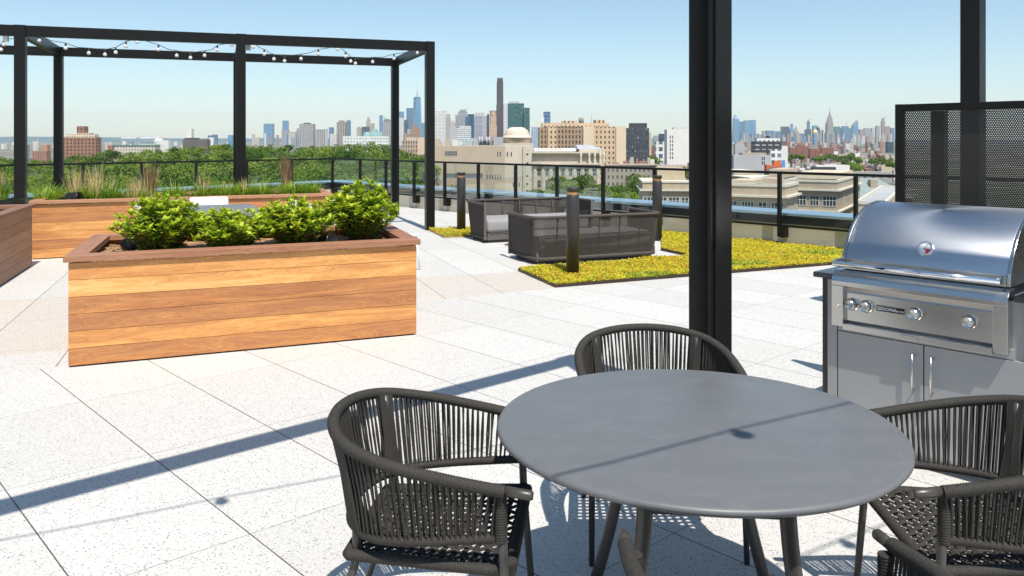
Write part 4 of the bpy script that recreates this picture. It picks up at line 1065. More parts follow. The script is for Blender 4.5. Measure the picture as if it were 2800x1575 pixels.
def pyr(lab,px0,px1,pyb,pyt,Y,m,mr,group=None,frac=.0):
    w=W_(px0,px1,Y)*.99; h=Z_(pyb,Y); ht=Z_(pyt,Y); O=base(px0,px1,Y); O.y+=w/2
    t=thing('tower',lab,'skyscraper',O,0,group); mb=MB(); mb.bx(-w/2,w/2,-w/2,w/2,0,h); mb.build('body',m,t)
    mb=MB(); q=w/2*frac; h+=.02; mb.add([(-w/2,-w/2,h),(w/2,-w/2,h),(w/2,w/2,h),(-w/2,w/2,h),(-q,-q,ht),(q,-q,ht),(q,q,ht),(-q,q,ht)],[(0,1,5,4),(1,2,6,5),(2,3,7,6),(3,0,4,7),(4,5,6,7),(3,2,1,0)]); mb.build('roof',mr,t); return t
pyr('grey-tan tower with vertical piers and a truncated dark pyramid roof',1047,1068,333,325.5,3600,gstripe,darkp,frac=.5)
pyr('small stone tower with a pale green pointed roof behind the skyline',1049,1055,324,316,6900,stone2,simple('copper_green',(.25,.45,.36),.7),frac=.1)
tower('whitish tower with a pale blue top just right of the pergola post',1089,1104,322,7000,white,tops=((1089.5,1103.5,305,bglass),))
tower('dark navy block left of the tallest glass tower',1105,1117,328,6800,dglass)
tower('broad slate blue glass tower joined to the left of the tallest glass tower',1111,1131,295.5,7100,bglass2,tops=())
# the tallest tower: square base turning to a rotated square top
Y=7400; w=W_(1127,1151.5,Y)/2*.99; wt=W_(1129,1149,Y)/2*.98; O=base(1127,1151.5,Y); O.y+=w
t=thing('skyscraper','tallest pale blue glass tower with chamfered edges and a long spire','skyscraper',O)
h0=Z_(372,Y);h1=Z_(268,Y); hp=Z_(264.6,Y)
v=[(-w,-w,0),(w,-w,0),(w,w,0),(-w,w,0),(-w,-w,h0),(w,-w,h0),(w,w,h0),(-w,w,h0),(0,-wt,h1),(wt,0,h1),(0,wt,h1),(-wt,0,h1)]
mb=MB(); mb.add(v,[(0,1,5,4),(1,2,6,5),(2,3,7,6),(3,0,4,7),(4,5,8),(5,9,8),(5,6,9),(6,10,9),(6,7,10),(7,11,10),(7,4,11),(4,8,11),(8,9,10,11)],0); mb.build('body',bglass,t)
mb=MB(); mb.prism([(0,-wt*.95),(wt*.95,0),(0,wt*.95),(-wt*.95,0)],h1+.02,hp); mb.build('crown',bglass2,t)
mb=MB(); mb.tube([(0,0,hp),(0,0,Z_(238,Y))],[4.2,2.6],8); mb.tube([(0,0,Z_(238,Y)),(0,0,Z_(228,Y))],[1.4,1.0],6); mb.build('spire',plaing,t)
tower('stepped brown stone tower with a lighter crown in front of the tallest tower',1125,1148,352,3200,facade((.36,.23,.17),(.10,.08,.07),3.4,3.6,.4,.5),tops=((1127,1140,342,None),(1129,1136,338.5,None)))
tower('low dark red building left of the stepped brown tower',1103,1124,366,3000,pink)
tower('pale blue-grey box between the tallest tower and the right pergola post',1151.5,1166,336,7000,bglass)
# white gridded tower etc.
tower('white tower block dotted with small dark windows right of the pergola',1188,1218.5,302,2600,facade((.70,.69,.67),(.17,.17,.18),4.2,4.4,.42,.62),tops=((1190,1217,300.5,plainw),))
tower('slim stone tower right of the white dotted block',1220,1231.5,322,4200,stone,tops=((1221.5,1230.5,312,stone),))
tower('small stepped tan block partly behind the slim stone tower',1231.5,1246,336,4200,stone2,tops=((1234,1241,330,stone2),))
tower('tall stepped grey tower with balconies and a white crown',1245,1278,314,2700,facade((.33,.34,.36),(.16,.18,.21),4,4,.5,.6),tops=((1252,1277,305,None),(1257,1273,299.5,None),(1260,1276.5,295,plainw)))
tower('dark glass tower with a blue reflecting face',1272,1297,319,2500,facade((.05,.09,.14),(.08,.17,.28),30,6,.6,.9,rough=.3),tops=((1279,1296,312,dglass),))
tower('lilac-grey tower with a pale curved crown right of the dark glass tower',1297.5,1331,317,2400,facade((.36,.36,.40),(.24,.27,.33),30,4,.7,.5),tops=((1298,1322,307,wgrid),(1303,1316,303.5,plainw)))
tower('white gridded office block in front of the grey towers',1247.5,1287.5,350,1900,facade((.60,.60,.58),(.16,.19,.20),4.2,4.4,.62,.5),tops=((1256,1287,343.5,None),))
tower('plain grey flank joined to the left of the white gridded block',1229.5,1247.3,347,1900,plaing)
tower('low pale green building below the white gridded block',1262,1304,378,1500,facade((.50,.56,.54),(.24,.32,.33),3,3,.6,.6),depth=.3)
# clock tower
Y=2500; t=tower('peach stone clock tower with a domed crown',1337.5,1358.5,343,Y,facade((.56,.40,.28),(.22,.15,.11),3.4,3.8,.35,.5),tops=((1342,1356.5,318,None),))
O=Vector(((1349-1348)/F*Y,0,Z_(318,Y)+.02)); r=W_(1343,1355,Y)/2
mb=MB(); mb.lathe([(r,0),(r,2),(r*.95,5),(r*.7,9),(r*.3,12),(.3,17),(0,18)],O,16); recalc(mb.build('dome',simple('clock_dome',(.45,.25,.13),.6),t))
tower('brown-grey slab behind the domed clock tower',1338,1357,302,2700,facade((.36,.30,.28),(.20,.17,.16),6,4,.5,.6))
tower('very dark narrow slab left of the domed clock tower',1331.5,1337.3,312,2600,darkp)
# dark supertall
Y=3000; O=base(1357,1376.5,Y); O.y+=14; t=thing('skyscraper','tallest slender dark bronze tower with a fluted crown','skyscraper',O)
sup=facade((.060,.045,.055),(.13,.105,.12),5.2,30,.45,.98,style='vert',rough=.4)
def PXo(px): return (px-1366.75)/F*Y
for a,b,p0,p1 in((1357,1376.5,None,286),(1358,1376,286,224),(1359.2,1375,224,214)):
    mb=MB(); mb.bx(PXo(a),PXo(b),-12,12,0 if p0 is None else Z_(p0,Y)+.02,Z_(p1,Y)); mb.build('shaft',sup,t)
mb=MB(); 
for k,px in enumerate((1360,1362.5,1365.5,1368.5,1371.5,1374)): mb.bx(PXo(px)-.9,PXo(px)+.9,-11,-9,Z_(214,Y)+.02,Z_(211 if k%2 else 212.5,Y))
mb.build('crown_fins',sup,t)
tower('white perforated-looking tower squeezed right of the dark supertall tower',1376.7,1387.5,284,2700,facade((.68,.66,.65),(.20,.20,.22),3.6,5,.45,.6))
tower('teal glass tower with speckled windows and a lower right wing',1388,1433,282.5,2000,facade((.035,.10,.105),(.14,.26,.25),3.6,3.6,.42,.42,rough=.4,jit=.9),depth=.6,tops=((1391,1420,277,plaing),))
tower('lower right wing of the teal glass tower',1433.2,1448.5,294.5,1990,facade((.035,.10,.105),(.14,.26,.25),3.6,3.6,.42,.42,rough=.4,jit=.9),depth=.8)
tower('blue-white striped low tower right of the dome',1453.5,1471.5,347,2200,facade((.50,.55,.62),(.15,.22,.33),5,4,.5,.6,style='vert'))
tower('narrow pale slab beside the grey-blue tower above the tan apartment block',1478,1487.5,319,1500,plainw); tower('grey-blue glass tower rising behind the tan apartment block',1486.5,1505,305.5,1800,bglass2)
# --- left side
Y=1000; bm_=facade((.30,.15,.10),(.035,.03,.03),4.4,4.2,.40,.52); cr=facade((.62,.50,.36),(.12,.09,.07),3,3.2,.4,.5)
tower('wide brown brick apartment house with a cream penthouse and brick water-tank tower',172,262,376,Y,bm_,depth=.35,name='apartment_building',cat='apartment building',tops=((180,257,367,cr),(207,243,363.5,cr),(207.5,228,345,bm_)))
tower('red brick low building with an orange upper block beside a church spire',88,128,413,1300,brickp,depth=.5,name='building',cat='building',tops=((116,128,396,simple('orange_brick',(.45,.2,.12),.8)),))
Y=1350; O=base(99,107,Y); t=thing('church','slender beige church spire standing above the low roofs','church',O)
mb=MB(); mb.bx(-2.6,2.6,-2.6,2.6,0,Z_(405,Y)); mb.build('tower',plainb,t); mb=MB(); mb.lathe([(2.4,Z_(405,Y)+.02),(1.5,Z_(392,Y)),(.25,Z_(377,Y)),(0,Z_(376.5,Y))],n=8,smooth=False); recalc(mb.build('spire',plainb,t))
tower('small grey tower block by the left pergola post',62,75,396,1500,greyf,name='building',cat='building'); tower('brown slab behind the brown brick apartment house',158,172,393,1500,brickp,name='building',cat='building')
Y=1150; t=tower('long pale building with a green cornice and rooftop solar racks',310,424,398,Y,facade((.55,.49,.42),(.16,.15,.14),4,4,.35,.5),depth=.3,name='building',cat='building')
mb=MB(); hh=Z_(398,Y); hw=W_(310,424,Y)/2*1.01; mb.bx(-hw,hw,-hw*.3-.8,hw*.3,hh+.02,hh+1.2); mb.build('cornice',simple('green_cornice',(.16,.30,.24),.7),t)
for a,b in((321,363),(372,414)):
    mb=MB(); x0=(a-367)/F*Y;x1=(b-367)/F*Y; z0=Z_(385,Y); z1=Z_(374,Y)
    for k in range(9):
        x=x0+(x1-x0)*k/8; mb.bx(x-.12,x+.12,-1,-.7,hh+1.22,z1)
    for z in(z0,(z0+z1)/2,z1-.2): mb.bx(x0,x1,-.68,-.4,z,z+.25)
    mb.box(((x0+x1)/2,3,z1-1.5),((x1-x0)/2,0,0),(0,2.5,1.2),(0,-.1,.1)); mb.build('solar_rack',plaing,t)
mb=MB()
for a,b,p in((341,350,388),(371,398,389),(399,413,388)): mb.bx((a-367)/F*Y,(b-367)/F*Y,4,9,hh+1.22,Z_(p,Y))
mb.build('rooftop_sheds',plainw,t)
tower('white stepped rooftop blocks right of the solar racks',421,461,384,1200,plainw,depth=.5,name='building',cat='building',tops=((422,440,374,plainw),(424,434,372,plainw)))
tower('small red house with a pointed dark roof among the trees',294,307,397,1100,brickp,name='house',cat='house')
tower('dark brown block with a tall plain white shaft on its roof',499,566,381,1250,facade((.16,.13,.12),(.07,.07,.08),3,3.2,.45,.5),depth=.4,name='building',cat='building',tops=((503,537,377,darkp),(506.5,522,352,plainw)))
tower('left of two blue-grey twin slabs near the left horizon',568,579,370,4200,bglass2); tower('right of two blue-grey twin slabs near the left horizon',580.5,592.5,368,4200,bglass2); tower('white low block in front of the blue-grey twin slabs',571,583,376,3000,plainw)
tower('single pale blue block left of the middle pergola post',623,635,369,5000,bglass)
tower('beige office building with arched top windows between the right pergola posts',1098,1141,384,760,facade((.42,.32,.25),(.10,.08,.07),2.3,3.9,.42,.6),depth=.5,name='building',cat='building',tops=((1110,1139,375,plainb),))  # front face toned darker than its end wall, its shade painted in
tower('plain peach end wall of the beige office building',1141.2,1162,376,759,simple('peach_wall',(.62,.46,.35),.8,0,.05,.05),depth=.8,name='building',cat='building')
tower('peach low building right of the far right pergola post',1188,1203,380,740,plainb,name='building',cat='building')
# --- museum
Y=330; mus=simple('museum_limestone',(.56,.49,.39),.85,0,.10,.25); musd=simple('museum_concrete',(.46,.37,.28),.85,0,.06,.15); wdk=simple('window_glass_dark',(.05,.06,.07),.15,0,.3,.5); leadr=simple('lead_roof',(.42,.43,.44),.6,0,.15,.2); wfr=simple('window_frame_pale',(.55,.53,.48),.6)
OM=base(1190,1656,Y); M_=thing('museum','large beige stone museum with a shallow dome, pilasters and a plain modern left wing','museum',OM)
X=lambda px,YY=Y:(XA(px,YY)-OM.x)
z=lambda py,YY=Y: ZA(py,YY)-GZ
Yw=290.0; dy=Yw-Y
# modern wing, a slightly nearer wall of panels
XL=lambda px: XA(px,Yw)-OM.x; ZL=lambda py: ZA(py,Yw)-GZ
mb=MB(); mb.bx(XL(1190),XL(1380),dy,dy+22,0,ZL(399)); 
mb.build('modern_wing',musd,M_)
mb=MB(); 
for px in(1215,1322): mb.bx(XL(px)-.12,XL(px)+.12,dy-.15,dy-.01,0,ZL(399.5))
k=0
for px in range(1196,1380,9):
    if px not in(1214,1322): mb.bx(XL(px)-.03,XL(px)+.03,dy-.05,dy-.01,ZL(470),ZL(400))
mb.build('wall_joints',plainb,M_)
mb=MB(); mb.bx(XL(1380.2),XL(1430),dy+1.2,dy+20,0,ZL(399.5)); mb.bx(XL(1430.2),XL(1454),dy+.6,dy+22,0,ZL(399)); mb.build('painted_lit_wing',mus,M_)  # lit faces of the modern wing, sunlight put in as a paler colour
def wpart(x0,x1,z0,z1,yf,par=M_,bars=True,nb=2):
    g=MB(); g.bx(x0,x1,yf-.06,yf-.01,z0,z1); w=g.build('window',wdk,par)
    if bars:
        f=MB(); t_=.09*(1 if x1-x0>1 else .6)
        for i in range(nb+1):
            x=x0+(x1-x0)*i/nb; f.bx(x-t_/2,x+t_/2,yf-.10,yf-.065,z0,z1)
        for zz in(z0,(z0+z1)/2,z1): f.bx(x0-t_,x1+t_,yf-.13,yf-.102,zz-t_/2,zz+t_/2)
        f.build('window_frame',wfr,w)
wpart(XL(1216),XL(1250.5),ZL(425),ZL(413),dy,nb=8)
mb=MB(); mb.bx(XL(1221),XL(1321),dy-.04,dy-.011,ZL(486),ZL(474)); mb.build('painted_recess_shade',simple('recess_shade_paint',(.12,.12,.13),.6),M_)  # flat dark strip on the wall face: a recess's shadow painted in
for px in(1360,1367): wpart(XL(px),XL(px+2.5),ZL(428),ZL(415),dy,bars=False)
for px in(1386,1396.5): wpart(XL(px),XL(px+3),ZL(428),ZL(416),dy+1.2,bars=False)
for px in(1331,1338.5,1345.5,1353,1360,1367.5): wpart(XL(px),XL(px+2.4),ZL(490),ZL(478),dy,bars=False)
for py in(420,444,479,501,520): wpart(XL(1439),XL(1445),ZL(py+4),ZL(py),dy+.6,bars=False)
for px in(1402,1418): wpart(XL(px),XL(px+3.5),ZL(511),ZL(500),dy+1.2,bars=False)
for py in(460,490): wpart(XL(1194),XL(1196),ZL(py+20),ZL(py),dy,bars=False)
# classical wing
yf=0; x0,x1=X(1456),X(1642)
mb=MB(); mb.bx(x0,x1,0,40,0,z(449)); mb.bx(x0,x1,.8,40,z(449)+.01,z(420)); mb.build('classical_wing',mus,M_)
mb=MB(); mb.bx(x0-.3,x1+.9,-1.3,0-.01,z(450),z(446)); mb.bx(x0-.3,x1+.4,-.9,.79,z(419),z(415)); mb.bx(x0-.2,x1+.2,-.3,.79,z(424),z(419)-.01); mb.build('cornices',mus,M_)
mb=MB(); nb_=9
for k in range(nb_):
    px=1463+k*21.6; mb.bx(X(px)-.55,X(px)+.55,-.42,-.01,0,z(455)); mb.bx(X(px)-.7,X(px)+.7,-.55,-.011,z(455)+.01,z(450.5))
mb.build('pilasters',mus,M_)
mb=MB()
for k in range(8): px=1474+k*21.6; mb.bx(X(px)-1.15,X(px)+1.15,.74,.79,z(443),z(428))
mb.build('attic_panels',mus,M_)
for k in range(8):
    px=1474+k*21.6
    for a,b in((462,479.5),(493,512)): wpart(X(px)-.62,X(px)+.62,z(b),z(a),-.02)
wpart(X(1458.5)-.1,X(1460),z(480),z(462),-.02,bars=False)
mb=MB(); mb.add([(X(1462),3,z(414)),(X(1575),3,z(414)),(X(1590),16,z(406)),(X(1462),16,z(406)),(X(1462),30,z(414)),(X(1590),30,z(414))],[(0,1,2,3),(3,2,5,4),(1,5,2),(0,3,4)]); mb.build('skylight_roof',simple('skylight_white',(.70,.72,.70),.4),M_)
mb=MB(); mb.bx(X(1470),X(1540),6,34,z(415),z(407)); mb.bx(X(1585),X(1652),1,30,z(420)+.02,z(408)); mb.build('roof_storey',mus,M_)
mb=MB(); cx=X(1617); hw=X(1652)-cx; mb.add([(cx-hw,1,z(408)+.02),(cx+hw,1,z(408)+.02),(cx+hw,30,z(408)+.02),(cx-hw,30,z(408)+.02),(cx-5,13,z(397)),(cx+1,13,z(397)),(cx+1,18,z(397)),(cx-5,18,z(397))],[(0,1,5,4),(1,2,6,5),(2,3,7,6),(3,0,4,7),(4,5,6,7)]); mb.build('hipped_roof',leadr,M_)
for px in(1588,1611,1626,1641,1651):
    mb=MB(); xx=X(px); mb.lathe([(.5,0),(.55,1.2),(.35,2.0),(.6,3.2),(.45,4.2),(.22,4.4),(.27,4.9),(0,5.2)],(xx,-.5,z(449)+.4),8); recalc(mb.build('roof_statue',mus,M_))
# dome
Yd=420; cx=XA(1413.5,Yd)-OM.x; yd=Yd-Y; ZD=lambda py: ZA(py,Yd)-GZ; r=W_(1376,1451,Yd)/2
mb=MB(); prof=[(r*.97,0),(r*.97,ZD(383)),(r*1.06,ZD(382)),(r*1.06,ZD(378.5)),(r*1.12,ZD(378)),(r*1.12,ZD(374.5)),(r*1.0,ZD(374)),(r*1.0,ZD(371)),(r*.93,ZD(370.5)),(r*.93,ZD(368.5))]
for a in range(8,72,8): prof.append((r*.90*math.cos(R(a)),ZD(368.5)+(ZD(345.5)-ZD(368.5))*math.sin(R(a))))
prof+=[(r*.28,ZD(348)),(0,ZD(347.6))]
mb.lathe(prof,(cx,yd,0),48); recalc(mb.build('dome',simple('dome_tile',(.62,.50,.39),.7,0,.06,.3),M_))
mb=MB(); mb.bx(cx-r*1.15,cx+r*1.15,yd-r,yd+r,0,ZD(391)); mb.build('dome_base',mus,M_)
# rooftop plant left of the dome
rt=thing('rooftop_plant','steel rooftop pipes and silver flues left of the museum dome','rooftop equipment',Vector((XA(1325,340),340,ZA(399,290)+.02)))
for k,px in enumerate((1311,1318,1330.5,1338)): mb=MB(); mb.tube([(XA(px,340)-rt.location.x,0,0),(XA(px,340)-rt.location.x,0,3.4)],.35,10); mb.build('flue',plaing,rt)
mb=MB(); mb.bx(-2.4,3.6,1,4,0,3.4); mb.build('machine_housing',greyf,rt); mb=MB(); mb.bx(4.2,7.6,1,4,0,3.3); mb.build('machine_housing',plaing,rt)
# --- tan apartment block
Y=520; tan=(.58,.42,.27); tn=facade(tan,(.13,.09,.07),2.6,3.25,.38,.52); ts=facade((.36,.25,.155),(.10,.07,.06),2.15,3.25,.48,.66); tp=simple('tan_blank_wall',(.66,.53,.38),.85,0,.05,.1)  # lit and shaded copies of one tan brick, shade painted into the colour
OT=base(1474,1711,Y); tt_=thing('apartment_building','wide tan brick apartment block with a water tank and stepped roofline','apartment building',OT)
X=lambda px:(XA(px,Y)-OT.x); z=lambda py: ZA(py,Y)-GZ
for nm,a,b,pt,m_,yo in(('painted_shade_bay',1474,1498,348,ts,0),('painted_lit_bay',1498,1521.5,346.5,tn,-.8),('painted_shade_bay',1521.5,1594.6,347,ts,0),('blank_wall',1594.6,1622.7,346,tp,-1.2),('windowed_wall',1622.7,1684,346,tn,-.6),('blank_wall',1684,1711,346,tp,-1.4)):
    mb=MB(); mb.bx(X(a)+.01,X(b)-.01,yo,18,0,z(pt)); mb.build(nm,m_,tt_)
mb=MB(); mb.bx(X(1482),X(1668),3,17,z(346)+.02,z(336)); mb.build('upper_storey',tn,tt_)
mb=MB(); mb.bx(X(1539),X(1577),6,15,z(336)+.02,z(330)); mb.bx(X(1628),X(1656),5,14,z(336)+.02,z(327)); mb.build('penthouses',tn,tt_)
mb=MB(); 
for px in(1545,1560,1576,1629,1650): mb.bx(X(px),X(px)+1.0,7,8,z(336)+.5,z(328))
mb.build('chimneys',plainb,tt_)
mb=MB(); cx=X(1592.5); mb.lathe([(0,z(336)+.02),(1.65,z(336)+.02),(1.65,z(322)),(.1,z(319.5)),(0,z(319.4))],(cx,9,0),20); recalc(mb.build('water_tank',simple('tank_wood',(.30,.24,.20),.8,0,.2,.6),tt_))
mb=MB(); mb.tube([(X(1621),9,z(336)),(X(1621),9,z(296))],.11,5); mb.build('mast',plaing,tt_)
tower('dark glass apartment tower with a black crown right of the tan block',1711.5,1775,350,560,facade((.055,.065,.075),(.16,.18,.19),1.9,3.0,.36,.42,rough=.4,jit=.9),depth=.5,name='apartment_building',cat='apartment building',tops=((1723,1770,336.5,darkp),))
tower('white gridded apartment frame with a dark glass upper part',1792.6,1823.5,387,600,wgrid,depth=.7,name='apartment_building',cat='apartment building',tops=((1803.5,1823,366,dglass),))
tower('beige sliver tower between the dark glass tower and the white grid',1775.3,1781,362,700,plainb,name='apartment_building',cat='apartment building')
tower('small grey-blue twin slab in the gap right of the dark glass tower',1788,1800,371,3500,greyf)
tower('red brick low block in the gap left of the white gridded frame',1781,1793,399,900,brick,name='building',cat='building')
Y=480; t=tower('white rendered building with two columns of dark windows left of the big post',1823.6,1892,354,Y,simple('white_wall_joints',(.68,.65,.61),.8,0,.04,.3),depth=.6,name='apartment_building',cat='apartment building')
h=Z_(354,Y); w=W_(1823.6,1892,Y)
for r_ in range(6):
    for px in(1831.5,1838):
        mb=MB(); xx=(px-1857.8)/F*Y; zz=Z_(371+r_*11.2,Y); mb.bx(xx,xx+.55,-w*.3-.05,-w*.3-.01,zz-1.6,zz); mb.build('window',wdk,t)
mb=MB(); mb.bx(-w*.2,w*.3,-w*.1,w*.2,h+.02,h+1.2); mb.build('roof_parapet_plants',plaing,t)
# low stone terraces behind the museum garden
Y=430; t=tower('grey limestone apartment row with fire escapes right of the museum',1656.7,1795.5,449,Y,facade((.34,.30,.25),(.10,.09,.09),2.3,3.6,.38,.48),depth=.3,name='apartment_building',cat='apartment building')
mb=MB(); w=W_(1656.7,1795.5,Y); mb.bx(-w/2-.3,w/2+.3,-w*.15-.8,-w*.15-.01,Z_(452,Y),Z_(448.5,Y)); mb.build('cornice',plainb,t)
t=tower('cream low apartment row with small windows left of the big post',1796,1892,451,420,facade((.52,.42,.34),(.12,.09,.08),1.9,3.6,.36,.5),depth=.3,name='apartment_building',cat='apartment building')
# --- buildings just below the parapet, right
def block(lab,px0,px1,py,Y,dep,rz,m,rows,cols,cw,ch,first=2.3,storey=3.7,corn=True,tops=(),skip=()):
    xa,xb=XA(px0,Y),XA(px1,Y); L=(xb-xa)/math.cos(rz) ; O=Vector((xa,Y,GZ)); h=Z_(py,Y)
    t=thing('apartment_building',lab,'apartment building',O,rz)
    mb=MB(); mb.bx(0,L,0,dep,0,h-.02); mb.build('walls',m,t)
    mb=MB(); mb.bx(-.12,L+.12,-.12,dep+.12,h-.019,h+.25); 
    if corn: mb.bx(-.55,L+.55,-.55,-.121,h-1.5,h-1.15); mb.bx(-.55,-.0,-.12,dep,h-1.5,h-1.15); mb.bx(L+.01,L+.55,-.12,dep,h-1.5,h-1.15); mb.bx(-.4,L+.4,-.4,-.01,h-5.6,h-5.25)
    mb.build('cornice',simple('pale_cornice',(.62,.57,.48),.8) if 'pale_cornice' not in bpy.data.materials else bpy.data.materials['pale_cornice'],t)
    for r in range(rows):
        for c in range(cols):
            x=L*(c+.5)/cols; zt=h-first-r*storey
            g=MB(); g.bx(x-cw/2,x+cw/2,-.03,-.008,zt-ch,zt); wv=g.build('window',wdk,t)
            f=MB(); n=max(2,round(cw/.55))
            for i in range(n+1): xx=x-cw/2+cw*i/n; f.bx(xx-.05,xx+.05,-.07,-.034,zt-ch,zt)
            for zz in(zt-ch,zt-ch*.45,zt): f.bx(x-cw/2-.06,x+cw/2+.06,-.09,-.072,zz-.04,zz+.04)
            f.build('window_frame',wfr2,wv)
    for nm,x0,x1,y0,y1,hh,mm in tops:
        mb=MB(); mb.bx(x0,x1,y0,y1,h+.26,h+hh); mb.build(nm,mm,t)
    return t
wfr2=simple('white_window_frame',(.66,.66,.62),.6)
bge=simple('beige_brick',(.46,.36,.26),.85,0,.12,.6); bge2=simple('beige_brick_shaded',(.40,.33,.25),.85,0,.12,.6); yel=simple('cream_brick',(.55,.46,.33),.85,0,.10,.6)  # shaded copy of the beige brick has shade in its darker colour
block('beige brick building with a white cornice just over the parapet beside the right bollard',1757,1892,499,150,14,R(-6),bge,2,4,1.9,1.5,2.6,3.6,tops=(('stair_house',3,8,5,11,2.4,bge),('stair_house',9,9.6,4,10,3.4,bge2)))
def corner_block(lab,px0,pxc,pxr,py,Yc,ang,m,rows,cols,scols,cw,ch,first,storey,tops=()):
    s,c=math.sin(R(ang)),math.cos(R(ang)); k0=(px0-CX)/F; kc=(pxc-CX)/F; kr=(pxr-CX)/F; xc=kc*Yc
    L=(xc-k0*Yc)/(c+k0*s); D=(kr*Yc-xc)/(s-kr*c); x0=xc-L*c; y0=Yc+L*s
    h=Z_(py,Yc); t=thing('apartment_building',lab,'apartment building',(x0,y0,GZ),-R(ang))
    mb=MB(); mb.bx(0,L,0,D,0,h-.02); mb.build('walls',m,t)
    cm=bpy.data.materials['pale_cornice']
    for zz,o1,tk in((h,.12,.25),(h-1.45,.6,.32),(h-5.3,.5,.3)):
        mb=MB()
        if zz==h:
            mb.bx(-.1,L+.12,-.12,.28,h-.01,h+.42); mb.bx(-.1,L+.12,D-.28,D+.12,h-.01,h+.42); mb.bx(L-.28,L+.12,.281,D-.281,h-.01,h+.42); mb.bx(-.1,.28,.281,D-.281,h-.01,h+.42)
        else: mb.bx(-.1,L+o1,-o1,-.01,zz-tk*.5+.02,zz+tk*.5)
        if zz!=h: mb.bx(L+.01,L+o1,-.009,D,zz-tk*.5+.02,zz+tk*.5)
        mb.build('cornice',cm,t)
    mb=MB(); mb.bx(.29,L-.29,.29,D-.29,h-.01,h+.05); mb.build('flat_roof',bpy.data.materials['grey_render'],t)
    mb=MB()
    for x in(.35,L-.35): mb.bx(x-.35,x+.34,-.13,-.012,0,h-5.6)
    for y in(.4,D-.4): mb.bx(L+.012,L+.14,y-.35,y+.35,0,h-5.6)
    mb.build('pilasters',m,t)
    for r in range(rows):
        zt=h-first-r*storey
        for q in range(cols):
            x=L*(q+.5)/cols; wc=cw*(1.5 if q%2 else 1)
            g=MB(); g.bx(x-wc/2,x+wc/2,-.03,-.008,zt-ch,zt); wv=g.build('window',wdk,t); f=MB(); n=max(2,round(wc/.5))
            for i in range(n+1): xx=x-wc/2+wc*i/n; f.bx(xx-.045,xx+.045,-.07,-.034,zt-ch,zt)
            for zz in(zt-ch,zt-ch*.45,zt): f.bx(x-wc/2-.06,x+wc/2+.06,-.09,-.072,zz-.04,zz+.04)
            f.build('window_frame',wfr2,wv)
        for q in range(scols):
            y=D*(q+.5)/scols
            g=MB(); g.bx(L+.008,L+.03,y-cw/2,y+cw/2,zt-ch,zt); wv=g.build('window',wdk,t); f=MB()
            for i in range(3): yy=y-cw/2+cw*i/2; f.bx(L+.034,L+.07,yy-.045,yy+.045,zt-ch,zt)
            for zz in(zt-ch,zt-ch*.45,zt): f.bx(L+.072,L+.09,y-cw/2-.06,y+cw/2+.06,zz-.04,zz+.04)
            f.build('window_frame',wfr2,wv)
    for nm,x0_,x1_,y0_,y1_,hh,mm in tops:
        mb=MB(); mb.bx(x0_*L,x1_*L,y0_*D,y1_*D,h+.25,h+hh); mb.build(nm,mm,t)
corner_block('beige corner building with stacked white cornices right of the big pergola post',1985,2147,2182,512,122,30,bge,2,4,2,1.2,1.45,2.3,3.5,tops=(('roof_parapet',.0,.42,.2,.9,.8,yel),('stair_house',.55,.8,.3,.8,1.1,bge)))
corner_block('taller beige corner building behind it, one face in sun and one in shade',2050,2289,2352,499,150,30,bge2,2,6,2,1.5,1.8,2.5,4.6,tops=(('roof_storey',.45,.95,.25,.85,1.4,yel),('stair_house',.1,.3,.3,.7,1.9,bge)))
corner_block('low tan corner building at the lower left edge of the perforated screen',2340,2420,2470,560,120,28,bge,1,2,1,1.2,1.3,1.8,3.5)
block('long beige building with a flat roof and rooftop pipes behind the two nearer ones',2060,2250,490,185,16,R(4),bge,1,6,1.3,1.5,2.4,3.6,corn=False)
block('cream building with low wide roof seen just under the rail left of the railing post',2006,2075,470,215,14,R(3),yel,1,4,1.5,1.4,2.6,3.6,corn=False)
Y=190; O=Vector((XA(2398,Y),Y+8,GZ)); t=thing('building','round-cornered building with a pale green metal hip roof by the screen','building',O)
mb=MB(); mb.bx(-5.2,9,-6,8,0,Z_(545,Y)); mb.build('walls',bge,t); h=Z_(545,Y)
mb=MB(); mb.add([(-5.8,-6.6,h+.02),(9.6,-6.6,h+.02),(9.6,8.6,h+.02),(-5.8,8.6,h+.02),(-.5,1,h+4.4),(4,1,h+4.4)],[(0,1,5,4),(1,2,5),(2,3,4,5),(3,0,4),(3,2,1,0)]); mb.build('roof',simple('green_metal_roof',(.24,.28,.27),.6,0,.1,.5),t)
mb=MB(); mb.bx(.9,2.6,-2.6,-1,h+1.2,h+4.2); mb.build('chimney',bge2,t)
# --- middle distance right
G='middle distance buildings beyond the railing'
Y=620; t=tower('flat grey building with paired dark windows and rooftop sheds',2006,2107,424,Y,plaing,depth=.5,name='building',cat='building',tops=((2032,2098,418,simple('shed_tan',(.35,.29,.22),.8)),))
w=W_(2006,2107,Y)
for a,b in((2083,2086),(2088.5,2091.5)):
    for py in(429,441): mb=MB(); mb.bx((a-2056.5)/F*Y,(b-2056.5)/F*Y,-w*.25-.05,-w*.25-.01,Z_(py+9,Y),Z_(py,Y)); mb.build('window',wdk,t)
tower('pale rooftop block above the flat grey building',2010,2036,393,700,plaing,depth=.5,name='building',cat='building',tops=((2014,2034,387,simple('shed_tan2',(.40,.34,.28),.8)),))
Y=640; bal=facade((.05,.052,.06),(.52,.52,.52),5,3.4,.62,.20,rough=.5); t=tower('black apartment tower with white balconies and a white framed top storey',2064,2137.5,386.5,Y,bal,depth=.5,name='apartment_building',cat='apartment building',tops=((2072,2134,377.5,facade((.62,.62,.60),(.1,.1,.1),3.4,3.6,.4,.6)),(2072,2134,376.6,darkp),(2102,2108,371.5,darkp)))
